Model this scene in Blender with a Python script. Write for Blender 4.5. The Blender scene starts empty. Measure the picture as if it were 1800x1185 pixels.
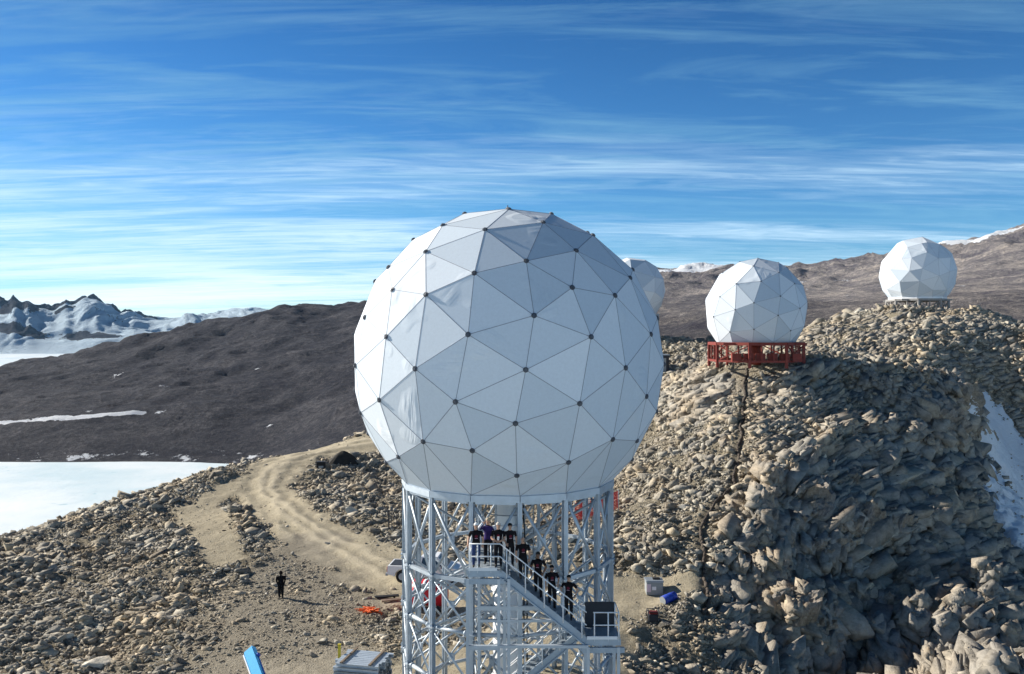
import bpy, bmesh, math, random
import numpy as np
from mathutils import Vector, Matrix
C = bpy.context.scene
COL = C.collection
R = math.radians
random.seed(7)
rng = np.random.default_rng(11)

# ------------------------------------------------------------------ camera, sky, sun, exposure
F = 1509.0                      # focal length in units of the 1800 px wide frame
HZ = 584.3                      # row of the horizon in that frame
cam = bpy.data.objects.new('camera', bpy.data.cameras.new('camera'))
COL.objects.link(cam); C.camera = cam
cam.location = (0, 0, 0); cam.rotation_euler = (R(90-0.311), 0, 0)
cam.data.sensor_width = 36; cam.data.lens = 36*F/1800
cam.data.clip_start = 0.5; cam.data.clip_end = 60000
SUN_EL, SUN_AZ = 26.0, -67.0    # azimuth clockwise from +Y
sdir = Vector((math.cos(R(SUN_EL))*math.sin(R(SUN_AZ)), math.cos(R(SUN_EL))*math.cos(R(SUN_AZ)), math.sin(R(SUN_EL))))
sun = bpy.data.objects.new('sun', bpy.data.lights.new('sun', 'SUN'))
COL.objects.link(sun); sun.data.energy = 5.0; sun.data.angle = R(0.5); sun.data.color = (1.0, 0.93, 0.82)
sun.rotation_euler = (-sdir).to_track_quat('-Z', 'Y').to_euler()
C.view_settings.view_transform = 'Standard'; C.view_settings.look = 'None'
C.view_settings.gamma = 1; C.view_settings.exposure = 0.80
try: C.view_settings.use_curve_mapping = False
except Exception: pass

def N(nt, typ, ins=None, **kw):
    n = nt.nodes.new(typ)
    for k, v in kw.items(): setattr(n, k, v)
    for k, v in (ins or {}).items():
        if isinstance(v, bpy.types.NodeSocket): nt.links.new(v, n.inputs[k])
        else: n.inputs[k].default_value = v
    return n
def mth(nt, op, a, b=None, c=None, clamp=False):
    d = {0: a}
    if b is not None: d[1] = b
    if c is not None: d[2] = c
    return N(nt, 'ShaderNodeMath', d, operation=op, use_clamp=clamp).outputs[0]
def ramp(nt, fac, stops, interp='LINEAR'):
    n = N(nt, 'ShaderNodeValToRGB', {0: fac}); r = n.color_ramp; r.interpolation = interp
    while len(r.elements) < len(stops): r.elements.new(0.5)
    for e, (p, c) in zip(r.elements, stops):
        e.position = p; e.color = (c, c, c, 1) if isinstance(c, (int, float)) else (*c, 1)
    return n.outputs[0]
def mixc(nt, fac, a, b, mode='MIX'):
    n = nt.nodes.new('ShaderNodeMix'); n.data_type = 'RGBA'; n.blend_type = mode
    for s, v in ((n.inputs[0], fac), (n.inputs[6], a), (n.inputs[7], b)):
        if isinstance(v, bpy.types.NodeSocket): nt.links.new(v, s)
        else: s.default_value = v if not isinstance(v, tuple) or len(v) == 4 else (*v, 1)
    return n.outputs[2]

w = bpy.data.worlds.new('World'); C.world = w; w.use_nodes = True
nt = w.node_tree; nt.nodes.clear()
sky = N(nt, 'ShaderNodeTexSky', sky_type='NISHITA', sun_disc=False, sun_elevation=R(SUN_EL), sun_rotation=R(SUN_AZ), altitude=1300, air_density=1.0, dust_density=0.25, ozone_density=1.6)
tc = N(nt, 'ShaderNodeTexCoord')
sp = N(nt, 'ShaderNodeSeparateXYZ', {0: tc.outputs['Generated']})
zz = mth(nt, 'ADD', mth(nt, 'MAXIMUM', sp.outputs[2], 0.0), 0.075)
u = mth(nt, 'DIVIDE', sp.outputs[0], zz); v = mth(nt, 'DIVIDE', sp.outputs[1], zz)
def cnoise(sx, sy, ox, rough, dist, detail=9, rot=0.0):
    cb = N(nt, 'ShaderNodeCombineXYZ', {0: u, 1: v, 2: 0.0})
    mp = N(nt, 'ShaderNodeMapping', {0: cb.outputs[0]})
    mp.inputs['Location'].default_value = (ox, ox*0.37, 0); mp.inputs['Rotation'].default_value = (0, 0, rot); mp.inputs['Scale'].default_value = (sx, sy, 1)
    return N(nt, 'ShaderNodeTexNoise', {'Vector': mp.outputs[0], 'Scale': 1.0, 'Detail': detail, 'Roughness': rough, 'Distortion': dist}).outputs[0]
big = cnoise(0.22, 0.95, 3.1, 0.5, 0.6, 4, 0.06)
fine = cnoise(0.55, 4.6, 9.2, 0.66, 0.9, 12, 0.10)
wisp = cnoise(1.1, 5.5, 21.0, 0.60, 2.6, 12, -0.22)
cl = mth(nt, 'ADD', mth(nt, 'MULTIPLY', big, 1.2), mth(nt, 'MULTIPLY', fine, 0.44))
cl = mth(nt, 'ADD', cl, mth(nt, 'MULTIPLY', wisp, 0.46))
# thicker towards the horizon and to the left, thin overhead and to the right
low = ramp(nt, sp.outputs[2], [(0.0, 0.44), (0.07, 0.31), (0.13, 0.15), (0.22, 0.10), (0.40, 0.085)])
side = mth(nt, 'MULTIPLY', sp.outputs[0], -0.17)
cl = mth(nt, 'ADD', mth(nt, 'ADD', cl, low), side)
cov = ramp(nt, mth(nt, 'SUBTRACT', cl, 0.765), [(0.34, 0.0), (0.50, 0.20), (0.66, 0.62), (0.85, 1.0)])
hs = N(nt, 'ShaderNodeHueSaturation', {'Color': sky.outputs[0], 'Saturation': 1.3, 'Value': 1.0, 'Hue': 0.497})
skyc = mixc(nt, 1.0, hs.outputs[0], (0.52, 0.84, 1.08, 1), 'MULTIPLY')
cloud_c = ramp(nt, sp.outputs[2], [(0.0, (9.6, 10.8, 11.4)), (0.12, (6.6, 8.8, 10.4)), (0.35, (3.0, 5.2, 7.2))])
veil = ramp(nt, cnoise(0.5, 2.2, 47.0, 0.62, 1.8, 10, 0.25), [(0.48, 0.0), (0.74, 0.45)])
skyc = mixc(nt, mth(nt, 'MULTIPLY', veil, ramp(nt, sp.outputs[2], [(0.05, 0.3), (0.2, 1.0)])), skyc, (2.6, 5.4, 7.0, 1))
skyc = mixc(nt, cov, skyc, cloud_c)
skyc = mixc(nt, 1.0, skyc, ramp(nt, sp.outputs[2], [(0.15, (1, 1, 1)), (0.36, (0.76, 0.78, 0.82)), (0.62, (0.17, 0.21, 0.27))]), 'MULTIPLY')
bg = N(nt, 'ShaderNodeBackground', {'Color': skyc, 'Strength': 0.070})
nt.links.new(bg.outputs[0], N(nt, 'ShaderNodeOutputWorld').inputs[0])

# ------------------------------------------------------------------ mesh and object helpers
def mat(name, base, rough=0.8, metal=0.0, noise=0.0, nscale=8.0, bump=0.0, bscale=30.0, spec=0.3):
    m = bpy.data.materials.new(name); m.use_nodes = True; t = m.node_tree; t.nodes.clear()
    o = N(t, 'ShaderNodeOutputMaterial'); b = N(t, 'ShaderNodeBsdfPrincipled', {'Roughness': rough, 'Metallic': metal, 'Specular IOR Level': spec})
    t.links.new(b.outputs[0], o.inputs[0])
    g = N(t, 'ShaderNodeNewGeometry').outputs['Position']
    if noise:
        n = N(t, 'ShaderNodeTexNoise', {'Vector': g, 'Scale': nscale, 'Detail': 5.0, 'Roughness': 0.6}).outputs[0]
        f = ramp(t, n, [(0.3, 1-noise), (0.7, 1+noise)])
        t.links.new(mixc(t, 1.0, (*base, 1), f, 'MULTIPLY'), b.inputs['Base Color'])
    else: b.inputs['Base Color'].default_value = (*base, 1)
    if bump:
        n = N(t, 'ShaderNodeTexNoise', {'Vector': g, 'Scale': bscale, 'Detail': 4.0}).outputs[0]
        t.links.new(N(t, 'ShaderNodeBump', {'Height': n, 'Strength': bump, 'Distance': 0.02}).outputs[0], b.inputs['Normal'])
    return m
def tag(o, label=None, cat=None, group=None, kind=None):
    if label: o['label'] = label
    if cat: o['category'] = cat
    if group: o['group'] = group
    if kind: o['kind'] = kind
    return o
ORG = {}
def empty(name, loc, label, cat, group=None):
    o = bpy.data.objects.new(name, None); COL.objects.link(o); o.location = loc; o.empty_display_size = 0.3
    ORG[o.name] = Vector(loc); return tag(o, label, cat, group)
def link_mesh(name, me, m, parent=None):
    o = bpy.data.objects.new(name, me); COL.objects.link(o)
    if m is not None and not me.materials:
        for x in (m if isinstance(m, (list, tuple)) else [m]): me.materials.append(x)
    if parent is not None:
        o.parent = parent; ORG[o.name] = ORG.get(parent.name, Vector((0, 0, 0)))
    return o
class MB:
    def __init__(s): s.v = []; s.f = []; s.mi = []; s.sm = []
    def add(s, vs, fs, mi=0, sm=False):
        k = len(s.v); s.v += [Vector(x) for x in vs]; s.f += [[i+k for i in f] for f in fs]; s.mi += [mi]*len(fs); s.sm += [sm]*len(fs)
        return s
    def box(s, c, d, rot=None, mi=0):
        c = Vector(c); M = rot or Matrix.Identity(3)
        vs = [c + M @ Vector((x*d[0]/2, y*d[1]/2, z*d[2]/2)) for x in (-1, 1) for y in (-1, 1) for z in (-1, 1)]
        return s.add(vs, [(0, 1, 3, 2), (4, 6, 7, 5), (0, 4, 5, 1), (2, 3, 7, 6), (0, 2, 6, 4), (1, 5, 7, 3)], mi)
    def bar(s, p, q, w, h=None, up=(0, 0, 1), mi=0):
        p = Vector(p); q = Vector(q); d = (q-p); L = d.length
        if L < 1e-6: return s
        d.normalize(); upv = Vector(up)
        if abs(d.dot(upv)) > 0.98: upv = Vector((0, 1, 0))
        x = d.cross(upv).normalized(); z = x.cross(d).normalized()
        return s.box((p+q)/2, (w, L, h or w), Matrix((x, d, z)).transposed(), mi)
    def tube(s, p, q, r, r2=None, n=8, mi=0, cap=True, sm=True):
        p = Vector(p); q = Vector(q); r2 = r if r2 is None else r2
        d = (q-p).normalized(); a = Vector((0, 0, 1)) if abs(d.z) < 0.9 else Vector((1, 0, 0))
        x = d.cross(a).normalized(); y = d.cross(x)
        cs = [(math.cos(2*math.pi*i/n), math.sin(2*math.pi*i/n)) for i in range(n)]
        vs = [p+(x*c+y*t)*r for c, t in cs]+[q+(x*c+y*t)*r2 for c, t in cs]
        s.add(vs, [(i, (i+1) % n, n+(i+1) % n, n+i) for i in range(n)], mi, sm)
        if cap:
            k = len(s.v)-2*n; s.f += [[k+i for i in range(n)][::-1], [k+n+i for i in range(n)]]; s.mi += [mi, mi]; s.sm += [False, False]
        return s
    def path(s, pts, r, n=6, mi=0):
        for a, b in zip(pts, pts[1:]): s.tube(a, b, r, n=n, mi=mi)
        return s
    def ellipsoid(s, c, rad, nu=10, nv=7, mi=0, zmin=-1.0, rot=None):
        c = Vector(c); M = rot or Matrix.Identity(3); vs = []; fs = []
        t0 = math.acos(max(-1, min(1, zmin)))
        for j in range(nv+1):
            th = t0*j/nv
            for i in range(nu):
                a = 2*math.pi*i/nu; vs.append(c+M @ Vector((rad[0]*math.sin(th)*math.cos(a), rad[1]*math.sin(th)*math.sin(a), rad[2]*math.cos(th))))
        for j in range(nv):
            for i in range(nu): fs.append((j*nu+i, (j+1)*nu+i, (j+1)*nu+(i+1) % nu, j*nu+(i+1) % nu))
        return s.add(vs, fs, mi, True)
    def build(s, name, m, parent=None, local=False, bevel=0.0):
        me = bpy.data.meshes.new(name); o0 = Vector((0, 0, 0))
        if parent is not None and not local: o0 = ORG.get(parent.name, o0)
        me.from_pydata([tuple(v-o0) for v in s.v], [], s.f)
        me.polygons.foreach_set('material_index', s.mi); me.polygons.foreach_set('use_smooth', s.sm)
        me.update()
        bm = bmesh.new(); bm.from_mesh(me)
        if bevel: bmesh.ops.bevel(bm, geom=[e for e in bm.edges if e.is_manifold and e.calc_face_angle(0) > 0.6], offset=bevel, segments=2, affect='EDGES')
        bmesh.ops.recalc_face_normals(bm, faces=bm.faces); bm.to_mesh(me); bm.free()
        return link_mesh(name, me, m, parent)

# ------------------------------------------------------------------ numpy noise
def hsh(ix, iy, s=0):
    h = (ix.astype(np.int64)*374761393 + iy.astype(np.int64)*668265263 + s*1274126177) & 0xffffffff
    h = ((h ^ (h >> 13))*1274126177) & 0xffffffff
    h = ((h ^ (h >> 16))*2246822519) & 0xffffffff
    return ((h ^ (h >> 15)) & 0xffffff)/float(0xffffff)
def perlin(x, y, s=0):
    ix = np.floor(x); iy = np.floor(y); fx = x-ix; fy = y-iy
    u_ = fx*fx*fx*(fx*(fx*6-15)+10); v_ = fy*fy*fy*(fy*(fy*6-15)+10)
    def g(i, j):
        a = hsh(ix+i, iy+j, s)*2*np.pi; return np.cos(a)*(fx-i)+np.sin(a)*(fy-j)
    a = g(0, 0)*(1-u_)+g(1, 0)*u_; b = g(0, 1)*(1-u_)+g(1, 1)*u_
    return (a*(1-v_)+b*v_)*1.5
def fbm(x, y, o=5, s=0, gain=0.5, ridged=False):
    t = 0; a = 1.0; n = 0
    for k in range(o):
        p = perlin(x*2**k, y*2**k, s+k*7)
        if ridged: p = 1-2*np.abs(p)
        t = t+a*p; n += a; a *= gain
    return t/n
def worley(x, y, s=0):
    ix = np.floor(x); iy = np.floor(y); f1 = np.full(x.shape, 9.0); f2 = f1.copy(); cr = np.zeros(x.shape); gx = cr.copy(); gy = cr.copy()
    for i in (-1, 0, 1):
        for j in (-1, 0, 1):
            px = ix+i+0.1+0.8*hsh(ix+i, iy+j, s); py = iy+j+0.1+0.8*hsh(ix+i, iy+j, s+5)
            d = np.hypot(px-x, py-y); m = d < f1
            f2 = np.where(m, f1, np.minimum(f2, d)); f1 = np.where(m, d, f1)
            cr = np.where(m, hsh(ix+i, iy+j, s+9), cr); gx = np.where(m, x-px, gx); gy = np.where(m, y-py, gy)
    return f1, f2, cr, gx, gy
def blocks(x, y, s=0, tilt=1.0):       # tilted, flat-topped blocks split by cracks
    f1, f2, cr, gx, gy = worley(x, y, s)
    a = cr*40.0
    return (cr-0.5)*0.9+tilt*(np.cos(a)*gx+np.sin(a)*gy)-0.5*np.exp(-((f2-f1)/0.09)**2), cr
def tps_fit(P, sm=1e-3):
    P = np.array(P, float); n = len(P); d = np.hypot(P[:, None, 0]-P[None, :, 0], P[:, None, 1]-P[None, :, 1])
    K = np.where(d > 0, d*d*np.log(d+1e-9), 0)+sm*np.eye(n)*np.mean(d)**2
    A = np.zeros((n+3, n+3)); A[:n, :n] = K; A[:n, n] = 1; A[:n, n+1:] = P[:, :2]; A[n, :n] = 1; A[n+1:, :n] = P[:, :2].T
    return P, np.linalg.solve(A, np.r_[P[:, 2], 0, 0, 0])
def tps(T, X, Y):
    P, c = T; n = len(P); Z = c[n]+c[n+1]*X+c[n+2]*Y
    for i in range(n):
        d2 = (X-P[i, 0])**2+(Y-P[i, 1])**2
        Z = Z+c[i]*0.5*d2*np.log(d2+1e-9)
    return Z
def sm01(x, a, b):
    t = np.clip((x-a)/(b-a), 0, 1); return t*t*(3-2*t)
def W(px, py, D): return (D*(px-900)/F, D, D*(HZ-py)/F)
def grid_mesh(name, V, nx, ny, attrs, m):
    me = bpy.data.meshes.new(name); me.vertices.add(nx*ny); me.vertices.foreach_set('co', V.astype(np.float32).ravel())
    i = np.arange(ny-1)[:, None]*nx+np.arange(nx-1)[None, :]; q = np.stack([i, i+1, i+nx+1, i+nx], -1).reshape(-1, 4)
    me.loops.add(q.size); me.polygons.add(len(q)); me.loops.foreach_set('vertex_index', q.ravel().astype(np.int32))
    me.polygons.foreach_set('loop_start', (np.arange(len(q))*4).astype(np.int32)); me.polygons.foreach_set('use_smooth', np.ones(len(q), bool))
    for k, a in attrs.items():
        at = me.attributes.new(k, 'FLOAT', 'POINT'); at.data.foreach_set('value', a.astype(np.float32).ravel())
    me.update(); me.validate(); return link_mesh(name, me, m)

# ------------------------------------------------------------------ terrain: the near ridge
ctrl = [(493, 1053, 53.7), (740, 1020, 58), (600, 1050, 54.2), (1153, 1050, 54.2), (1105, 1065, 52.3), (300, 1185, 43), (640, 1185, 42), (450, 1120, 47),
        (560, 950, 66), (500, 900, 73), (450, 850, 84), (490, 805, 96), (600, 778, 108), (640, 770, 112), (640, 820, 95), (560, 830, 90),
        (420, 822, 98), (300, 856, 90), (200, 886, 84), (100, 915, 79), (0, 945, 75), (-120, 985, 70),
        (0, 1185, 43.9), (200, 1100, 49.7), (300, 1000, 60), (150, 1000, 61), (350, 900, 76), (0, 1050, 55), (-200, 1185, 44),
        (620, 870, 80), (700, 920, 69), (850, 920, 69), (900, 950, 63), (1000, 915, 69), (800, 800, 98), (950, 760, 100), (1100, 700, 104), (1000, 640, 125),
        (1110, 598, 134), (1180, 655, 110), (1180, 625, 122), (1150, 760, 87), (1130, 880, 68), (1110, 985, 58), (1000, 1040, 54.5),
        (1250, 655, 92), (1320, 642, 89), (1400, 640, 87), (1330, 627, 96), (1420, 590, 116), (1490, 560, 122), (1560, 539, 124), (1620, 539, 124), (1690, 540, 122), (1750, 560, 114), (1800, 580, 106), (1900, 625, 98),
        (1300, 750, 77), (1290, 850, 67), (1230, 950, 59), (1205, 1050, 53), (1190, 1185, 46.5), (1100, 1130, 48), (1240, 1100, 50.5),
        (1400, 750, 77), (1500, 700, 84), (1600, 650, 95), (1700, 620, 101), (1550, 600, 104),
        (1400, 845, 67.5), (1500, 790, 74), (1600, 745, 80), (1700, 690, 88), (1330, 930, 61), (1290, 1030, 55.5),
        (1430, 1000, 59.8), (1370, 1120, 52), (1350, 1185, 48.2), (1500, 1100, 55.5), (1520, 1185, 50.8), (1560, 950, 64.5), (1640, 1050, 58.5), (1650, 880, 70.5), (1700, 1185, 49), (1720, 800, 80), (1750, 950, 67), (1800, 1185, 50.5), (1800, 1060, 59.5), (1735, 750, 90), (1790, 800, 93), (1800, 900, 84), (1950, 1000, 75), (1950, 1185, 58)]
cp = [W(*c) for c in ctrl]
cp += [(-5, 36, -16.7), (5, 38, -16.7), (0, 43, -16.7), (-8, 41, -16.7), (5, 45, -16.7), (0, 30, -17), (-12, 30, -17.3), (12, 30, -18), (-30, 30, -18.5), (25, 32, -24), (45, 40, -30), (0, 8, -20), (-40, 8, -24), (40, 8, -32),
       (-62, 98, -42), (-50, 125, -52), (-25, 142, -46), (-5, 160, -42), (25, 170, -38), (60, 170, -34), (100, 165, -34), (110, 130, -34), (95, 90, -34), (75, 60, -34), (-85, 60, -38), (-90, 25, -42), (-110, 110, -70), (-60, 190, -80), (30, 215, -60), (120, 210, -60), (135, 60, -60)]
TN = tps_fit(cp, 2e-5)
def axis(*seg):
    out = []
    for a, b, st in seg: out += list(np.arange(a, b, st))
    return np.array(out+[seg[-1][1]])
gx = axis((-120, -64, 2.0), (-64, 78, 0.2), (78, 140, 2.0)); gy = axis((6, 40, 1.0), (40, 100, 0.2), (100, 132, 0.3), (132, 215, 2.0))
GX, GY = np.meshgrid(gx, gy); Z0 = tps(TN, GX, GY)
def zfun(Z):
    def f(x, y):
        i = np.clip(np.searchsorted(gx, x)-1, 0, len(gx)-2); j = np.clip(np.searchsorted(gy, y)-1, 0, len(gy)-2)
        a = np.clip((x-gx[i])/(gx[i+1]-gx[i]), 0, 1); b = np.clip((y-gy[j])/(gy[j+1]-gy[j]), 0, 1)
        return (Z[j, i]*(1-a)+Z[j, i+1]*a)*(1-b)+(Z[j+1, i]*(1-a)+Z[j+1, i+1]*a)*b
    return f
z0 = zfun(Z0)
def hit(px, py, zf=None):          # where a sight line meets the ridge
    D = np.arange(30, 190, 0.1); x = D*(px-900)/F; z = D*(HZ-py)/F; g = (zf or z0)(x, D)
    k = np.nonzero(z <= g)[0]
    k = k[0] if len(k) else len(D)-1
    return np.array([x[k], D[k]])
def dist_poly(X, Y, pts):
    d = np.full(X.shape, 1e9)
    for (ax, ay, aw), (bx, by, bw) in zip(pts, pts[1:]):
        t = np.clip(((X-ax)*(bx-ax)+(Y-ay)*(by-ay))/((bx-ax)**2+(by-ay)**2+1e-9), 0, 1)
        d = np.minimum(d, np.hypot(X-ax-t*(bx-ax), Y-ay-t*(by-ay))/(aw+t*(bw-aw)))
    return d                        # in units of the local half width
def pl(*a): return [(*hit(px, py), w_) for px, py, w_ in a]
ROAD = pl((800, 1035, 4.6), (690, 1008, 3.6), (620, 972, 2.7), (560, 940, 2.2), (505, 900, 2.3), (466, 862, 2.5), (475, 830, 2.9), (520, 800, 3.3), (600, 783, 3.8), (650, 776, 4.0))
PADR = pl((1000, 1060, 3.0), (1110, 1045, 2.4), (1195, 1030, 1.2))
YARD = [(-9, 38, 6.0), (0, 40, 6.0), (3, 49, 3.5)]
SIDE = pl((395, 985, 1.3), (365, 930, 1.8), (350, 895, 2.0), (400, 858, 1.6))
GRAV = pl((490, 1185, 5.0), (510, 1080, 4.8), (515, 1010, 3.6), (540, 960, 2.8))
SADD = pl((1230, 650, 3.2), (1180, 660, 4.0), (1080, 690, 5.0)); SADD2 = pl((1430, 612, 3.0), (1500, 580, 3.5), (1545, 556, 3))
wob = fbm(GX*0.35, GY*0.35, 4, 50)*0.75
def soft(P, a=0.75, b=1.35): return 1-sm01(dist_poly(GX, GY, P)+wob, a, b)
road = np.maximum.reduce([soft(ROAD), soft(PADR), soft(YARD)*0.85, soft(SIDE)*0.8, soft(SADD)*0.45, soft(SADD2)*0.5])
grav = soft(GRAV, 0.7, 1.3)
smooth = np.maximum(road, grav*0.8)
gyy, gxx = np.gradient(Z0, gy, gx); slope = np.hypot(gxx, gyy)
CLA = pl((1420, 850, 3.0), (1450, 930, 5.0), (1490, 1040, 7.0), (1500, 1175, 7.6)); CLB = pl((1560, 790, 5.0), (1660, 900, 8.0), (1700, 1050, 9.0), (1740, 1180, 9.0))
clreg = np.maximum(soft(CLA, .8, 1.25), soft(CLB, .8, 1.25)*.95)
cliff = np.maximum(clreg, sm01(slope+0.18*fbm(GX*0.2, GY*0.2, 3, 80), 0.42, 0.75)*sm01(GX, 14, 21)*(1-sm01(GY, 84, 100)))*(1-road)
fl1 = np.hypot(GX-W(1328, 600, 89)[0], GY-89); fl2 = np.hypot(GX-W(1612, 537, 125)[0], GY-125)
flat_ = np.maximum(1-sm01(fl1, 5.0, 7.5), 1-sm01(fl2, 6.0, 9.0)); smooth = np.maximum(smooth, flat_*0.9)
Z0 = Z0-flat_*0.25-1.0*(1-sm01(fl2, 5.0, 9.0))
rockzone = (1-smooth)
wx = fbm(GX*0.5, GY*0.5, 3, 20)*0.7; wy = fbm(GX*0.5, GY*0.5, 3, 33)*0.7
ca, sa = math.cos(0.5), math.sin(0.5)
bx = (GX*ca+GY*sa)+wx; by = (-GX*sa+GY*ca)*1.5+wy
b1, c1 = blocks(bx/3.6, by/3.6, 3, 0.7); b2, c2 = blocks(bx/1.35, by/1.35, 17, 0.8); b3, c3 = blocks(bx/0.55, by/0.55, 29, 0.8)
rr = sm01(GX, 8, 20)
big_ = fbm(GX*0.11, GY*0.11, 4, 60)
disp = rockzone*(0.9*big_+b2*(0.13+0.12*rr)+b3*0.10+fbm(GX*1.3, GY*1.3, 4, 5)*0.22)
b0, c0 = blocks(bx/7.0, by/7.0, 43, 0.6)
disp += cliff*(b0*1.7+b1*1.35+b2*0.6+b3*0.16+0.35*fbm(GX*0.9, GY*0.9, 3, 91, ridged=True)-0.2)
disp += smooth*(fbm(GX*0.7, GY*0.7, 4, 70)*0.10+fbm(GX*3, GY*3, 2, 71)*0.025)
dr = dist_poly(GX, GY, ROAD)       # wheel ruts along the road
rut = np.sin(dr*2.6*3.0+fbm(GX*0.3, GY*0.3, 2, 5)*2.2)
disp += soft(ROAD, 0.5, 1.0)*rut*0.075
TR = pl((1312, 645, .3), (1306, 720, .3), (1300, 790, .3), (1290, 850, .3), (1262, 880, .3), (1240, 905, .3), (1232, 950, .3), (1242, 1010, .3), (1243, 1050, .3), (1238, 1085, .3))
dt = dist_poly(GX, GY, TR)*0.3
disp = disp*(sm01(dt, 0.3, 1.2)*0.8+0.2)-0.16*np.exp(-(dt/0.4)**2)
# snow tongue down the right-hand gully
sx_, sy_ = hit(1745, 760); ex_, ey_ = hit(1795, 930)
SN = [(*hit(1748, 755), 3.0), (*hit(1775, 800), 4.2), (*hit(1790, 870), 3.6), (*hit(1810, 940), 3.0), (*hit(1870, 1010), 2.6)]
snow = 1-sm01(dist_poly(GX, GY, SN)+fbm(GX*0.45, GY*0.45, 4, 44)*0.85, 0.7, 1.15)
disp = disp*(1-0.8*snow)+snow*(fbm(GX*.8, GY*.8, 3, 46)*.25)
nz = 1/np.sqrt(1+slope**2); nxv = -gxx*nz*cliff; nyv = -gyy*nz*cliff
VX = GX+disp*nxv; VY = GY+disp*nyv; VZ = Z0+disp*(1-cliff*(1-nz))
inner = np.minimum.reduce([GX+120, 140-GX, GY-6, 215-GY]) > 0.5
VZ[~inner] -= 25; VZ = np.maximum(VZ, -151.5)
VZ += snow*0.45
zN = zfun(VZ)

def ground_mat():
    m = bpy.data.materials.new('ridge_ground'); m.use_nodes = True; t = m.node_tree; t.nodes.clear()
    o = N(t, 'ShaderNodeOutputMaterial'); b = N(t, 'ShaderNodeBsdfPrincipled', {'Roughness': 0.95, 'Specular IOR Level': 0.15}); t.links.new(b.outputs[0], o.inputs[0])
    g = N(t, 'ShaderNodeNewGeometry').outputs['Position']
    at = lambda k: N(t, 'ShaderNodeAttribute', attribute_name=k).outputs['Fac']
    n1 = N(t, 'ShaderNodeTexNoise', {'Vector': g, 'Scale': 0.35, 'Detail': 8.0, 'Roughness': 0.65}).outputs[0]
    n2 = N(t, 'ShaderNodeTexNoise', {'Vector': g, 'Scale': 5.0, 'Detail': 8.0, 'Roughness': 0.7}).outputs[0]
    vo = N(t, 'ShaderNodeTexVoronoi', {'Vector': g, 'Scale': 5.5}, feature='F1')
    stone = ramp(t, vo.outputs['Color'], [(0.1, (0.13, 0.12, 0.105)), (0.5, (0.25, 0.23, 0.195)), (0.9, (0.40, 0.37, 0.32))])
    soil = ramp(t, n2, [(0.3, (0.14, 0.12, 0.09)), (0.55, (0.26, 0.225, 0.165)), (0.75, (0.38, 0.335, 0.25))])
    c = mixc(t, ramp(t, n1, [(0.35, 0.25), (0.65, 0.85)]), stone, soil)
    rockc = mixc(t, ramp(t, n1, [(0.4, 0.0), (0.6, 1.0)]), ramp(t, n2, [(0.3, (0.15, 0.15, 0.16)), (0.7, (0.36, 0.355, 0.36))]), ramp(t, n2, [(0.3, (0.20, 0.155, 0.115)), (0.7, (0.50, 0.42, 0.33))]))
    c = mixc(t, at('cliff'), c, rockc)
    sand = ramp(t, n2, [(0.25, (0.24, 0.21, 0.155)), (0.5, (0.36, 0.32, 0.245)), (0.8, (0.48, 0.44, 0.35))])
    c = mixc(t, at('road'), c, sand)
    c = mixc(t, mth(t, 'MULTIPLY', at('grav'), 0.8), c, ramp(t, n2, [(0.3, (0.20, 0.18, 0.15)), (0.7, (0.34, 0.31, 0.26))]))
    c = mixc(t, mth(t, 'MULTIPLY', at('track'), 0.6), c, (0.56, 0.50, 0.39, 1))
    sn = ramp(t, mth(t, 'ADD', at('snow'), mth(t, 'MULTIPLY', mth(t, 'SUBTRACT', n2, 0.5), 0.9)), [(0.42, 0.0), (0.50, 1.0)])
    c = mixc(t, 1.0, c, (1.06, 1.04, 0.98, 1), 'MULTIPLY')
    c = mixc(t, sn, c, (0.86, 0.90, 0.95, 1))
    t.links.new(c, b.inputs['Base Color'])
    v3 = N(t, 'ShaderNodeTexVoronoi', {'Vector': g, 'Scale': 9.0}, feature='F1').outputs['Distance']
    n4 = N(t, 'ShaderNodeTexNoise', {'Vector': g, 'Scale': 14.0, 'Detail': 6.0, 'Roughness': 0.7}).outputs[0]
    hgt = mth(t, 'ADD', mth(t, 'MULTIPLY', v3, 0.55), n4)
    hgt = mth(t, 'ADD', hgt, mth(t, 'MULTIPLY', n2, 1.6))
    st = mth(t, 'SUBTRACT', 0.95, mth(t, 'MULTIPLY', at('road'), 0.5))
    t.links.new(N(t, 'ShaderNodeBump', {'Height': hgt, 'Strength': st, 'Distance': 0.11}).outputs[0], b.inputs['Normal'])
    return m
trk = soft(ROAD, 0.5, 1.0)*np.clip(rut, 0, 1)
near = grid_mesh('ridge_ground', np.stack([VX, VY, VZ], -1).reshape(-1, 3), len(gx), len(gy), dict(road=road, grav=grav, cliff=cliff*(1-road), snow=snow, track=trk), ground_mat())
tag(near, kind='structure')
cf = (cliff*(1-snow))[:-1, :-1].ravel() > 0.25; near.data.polygons.foreach_set('use_smooth', ~cf)

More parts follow.
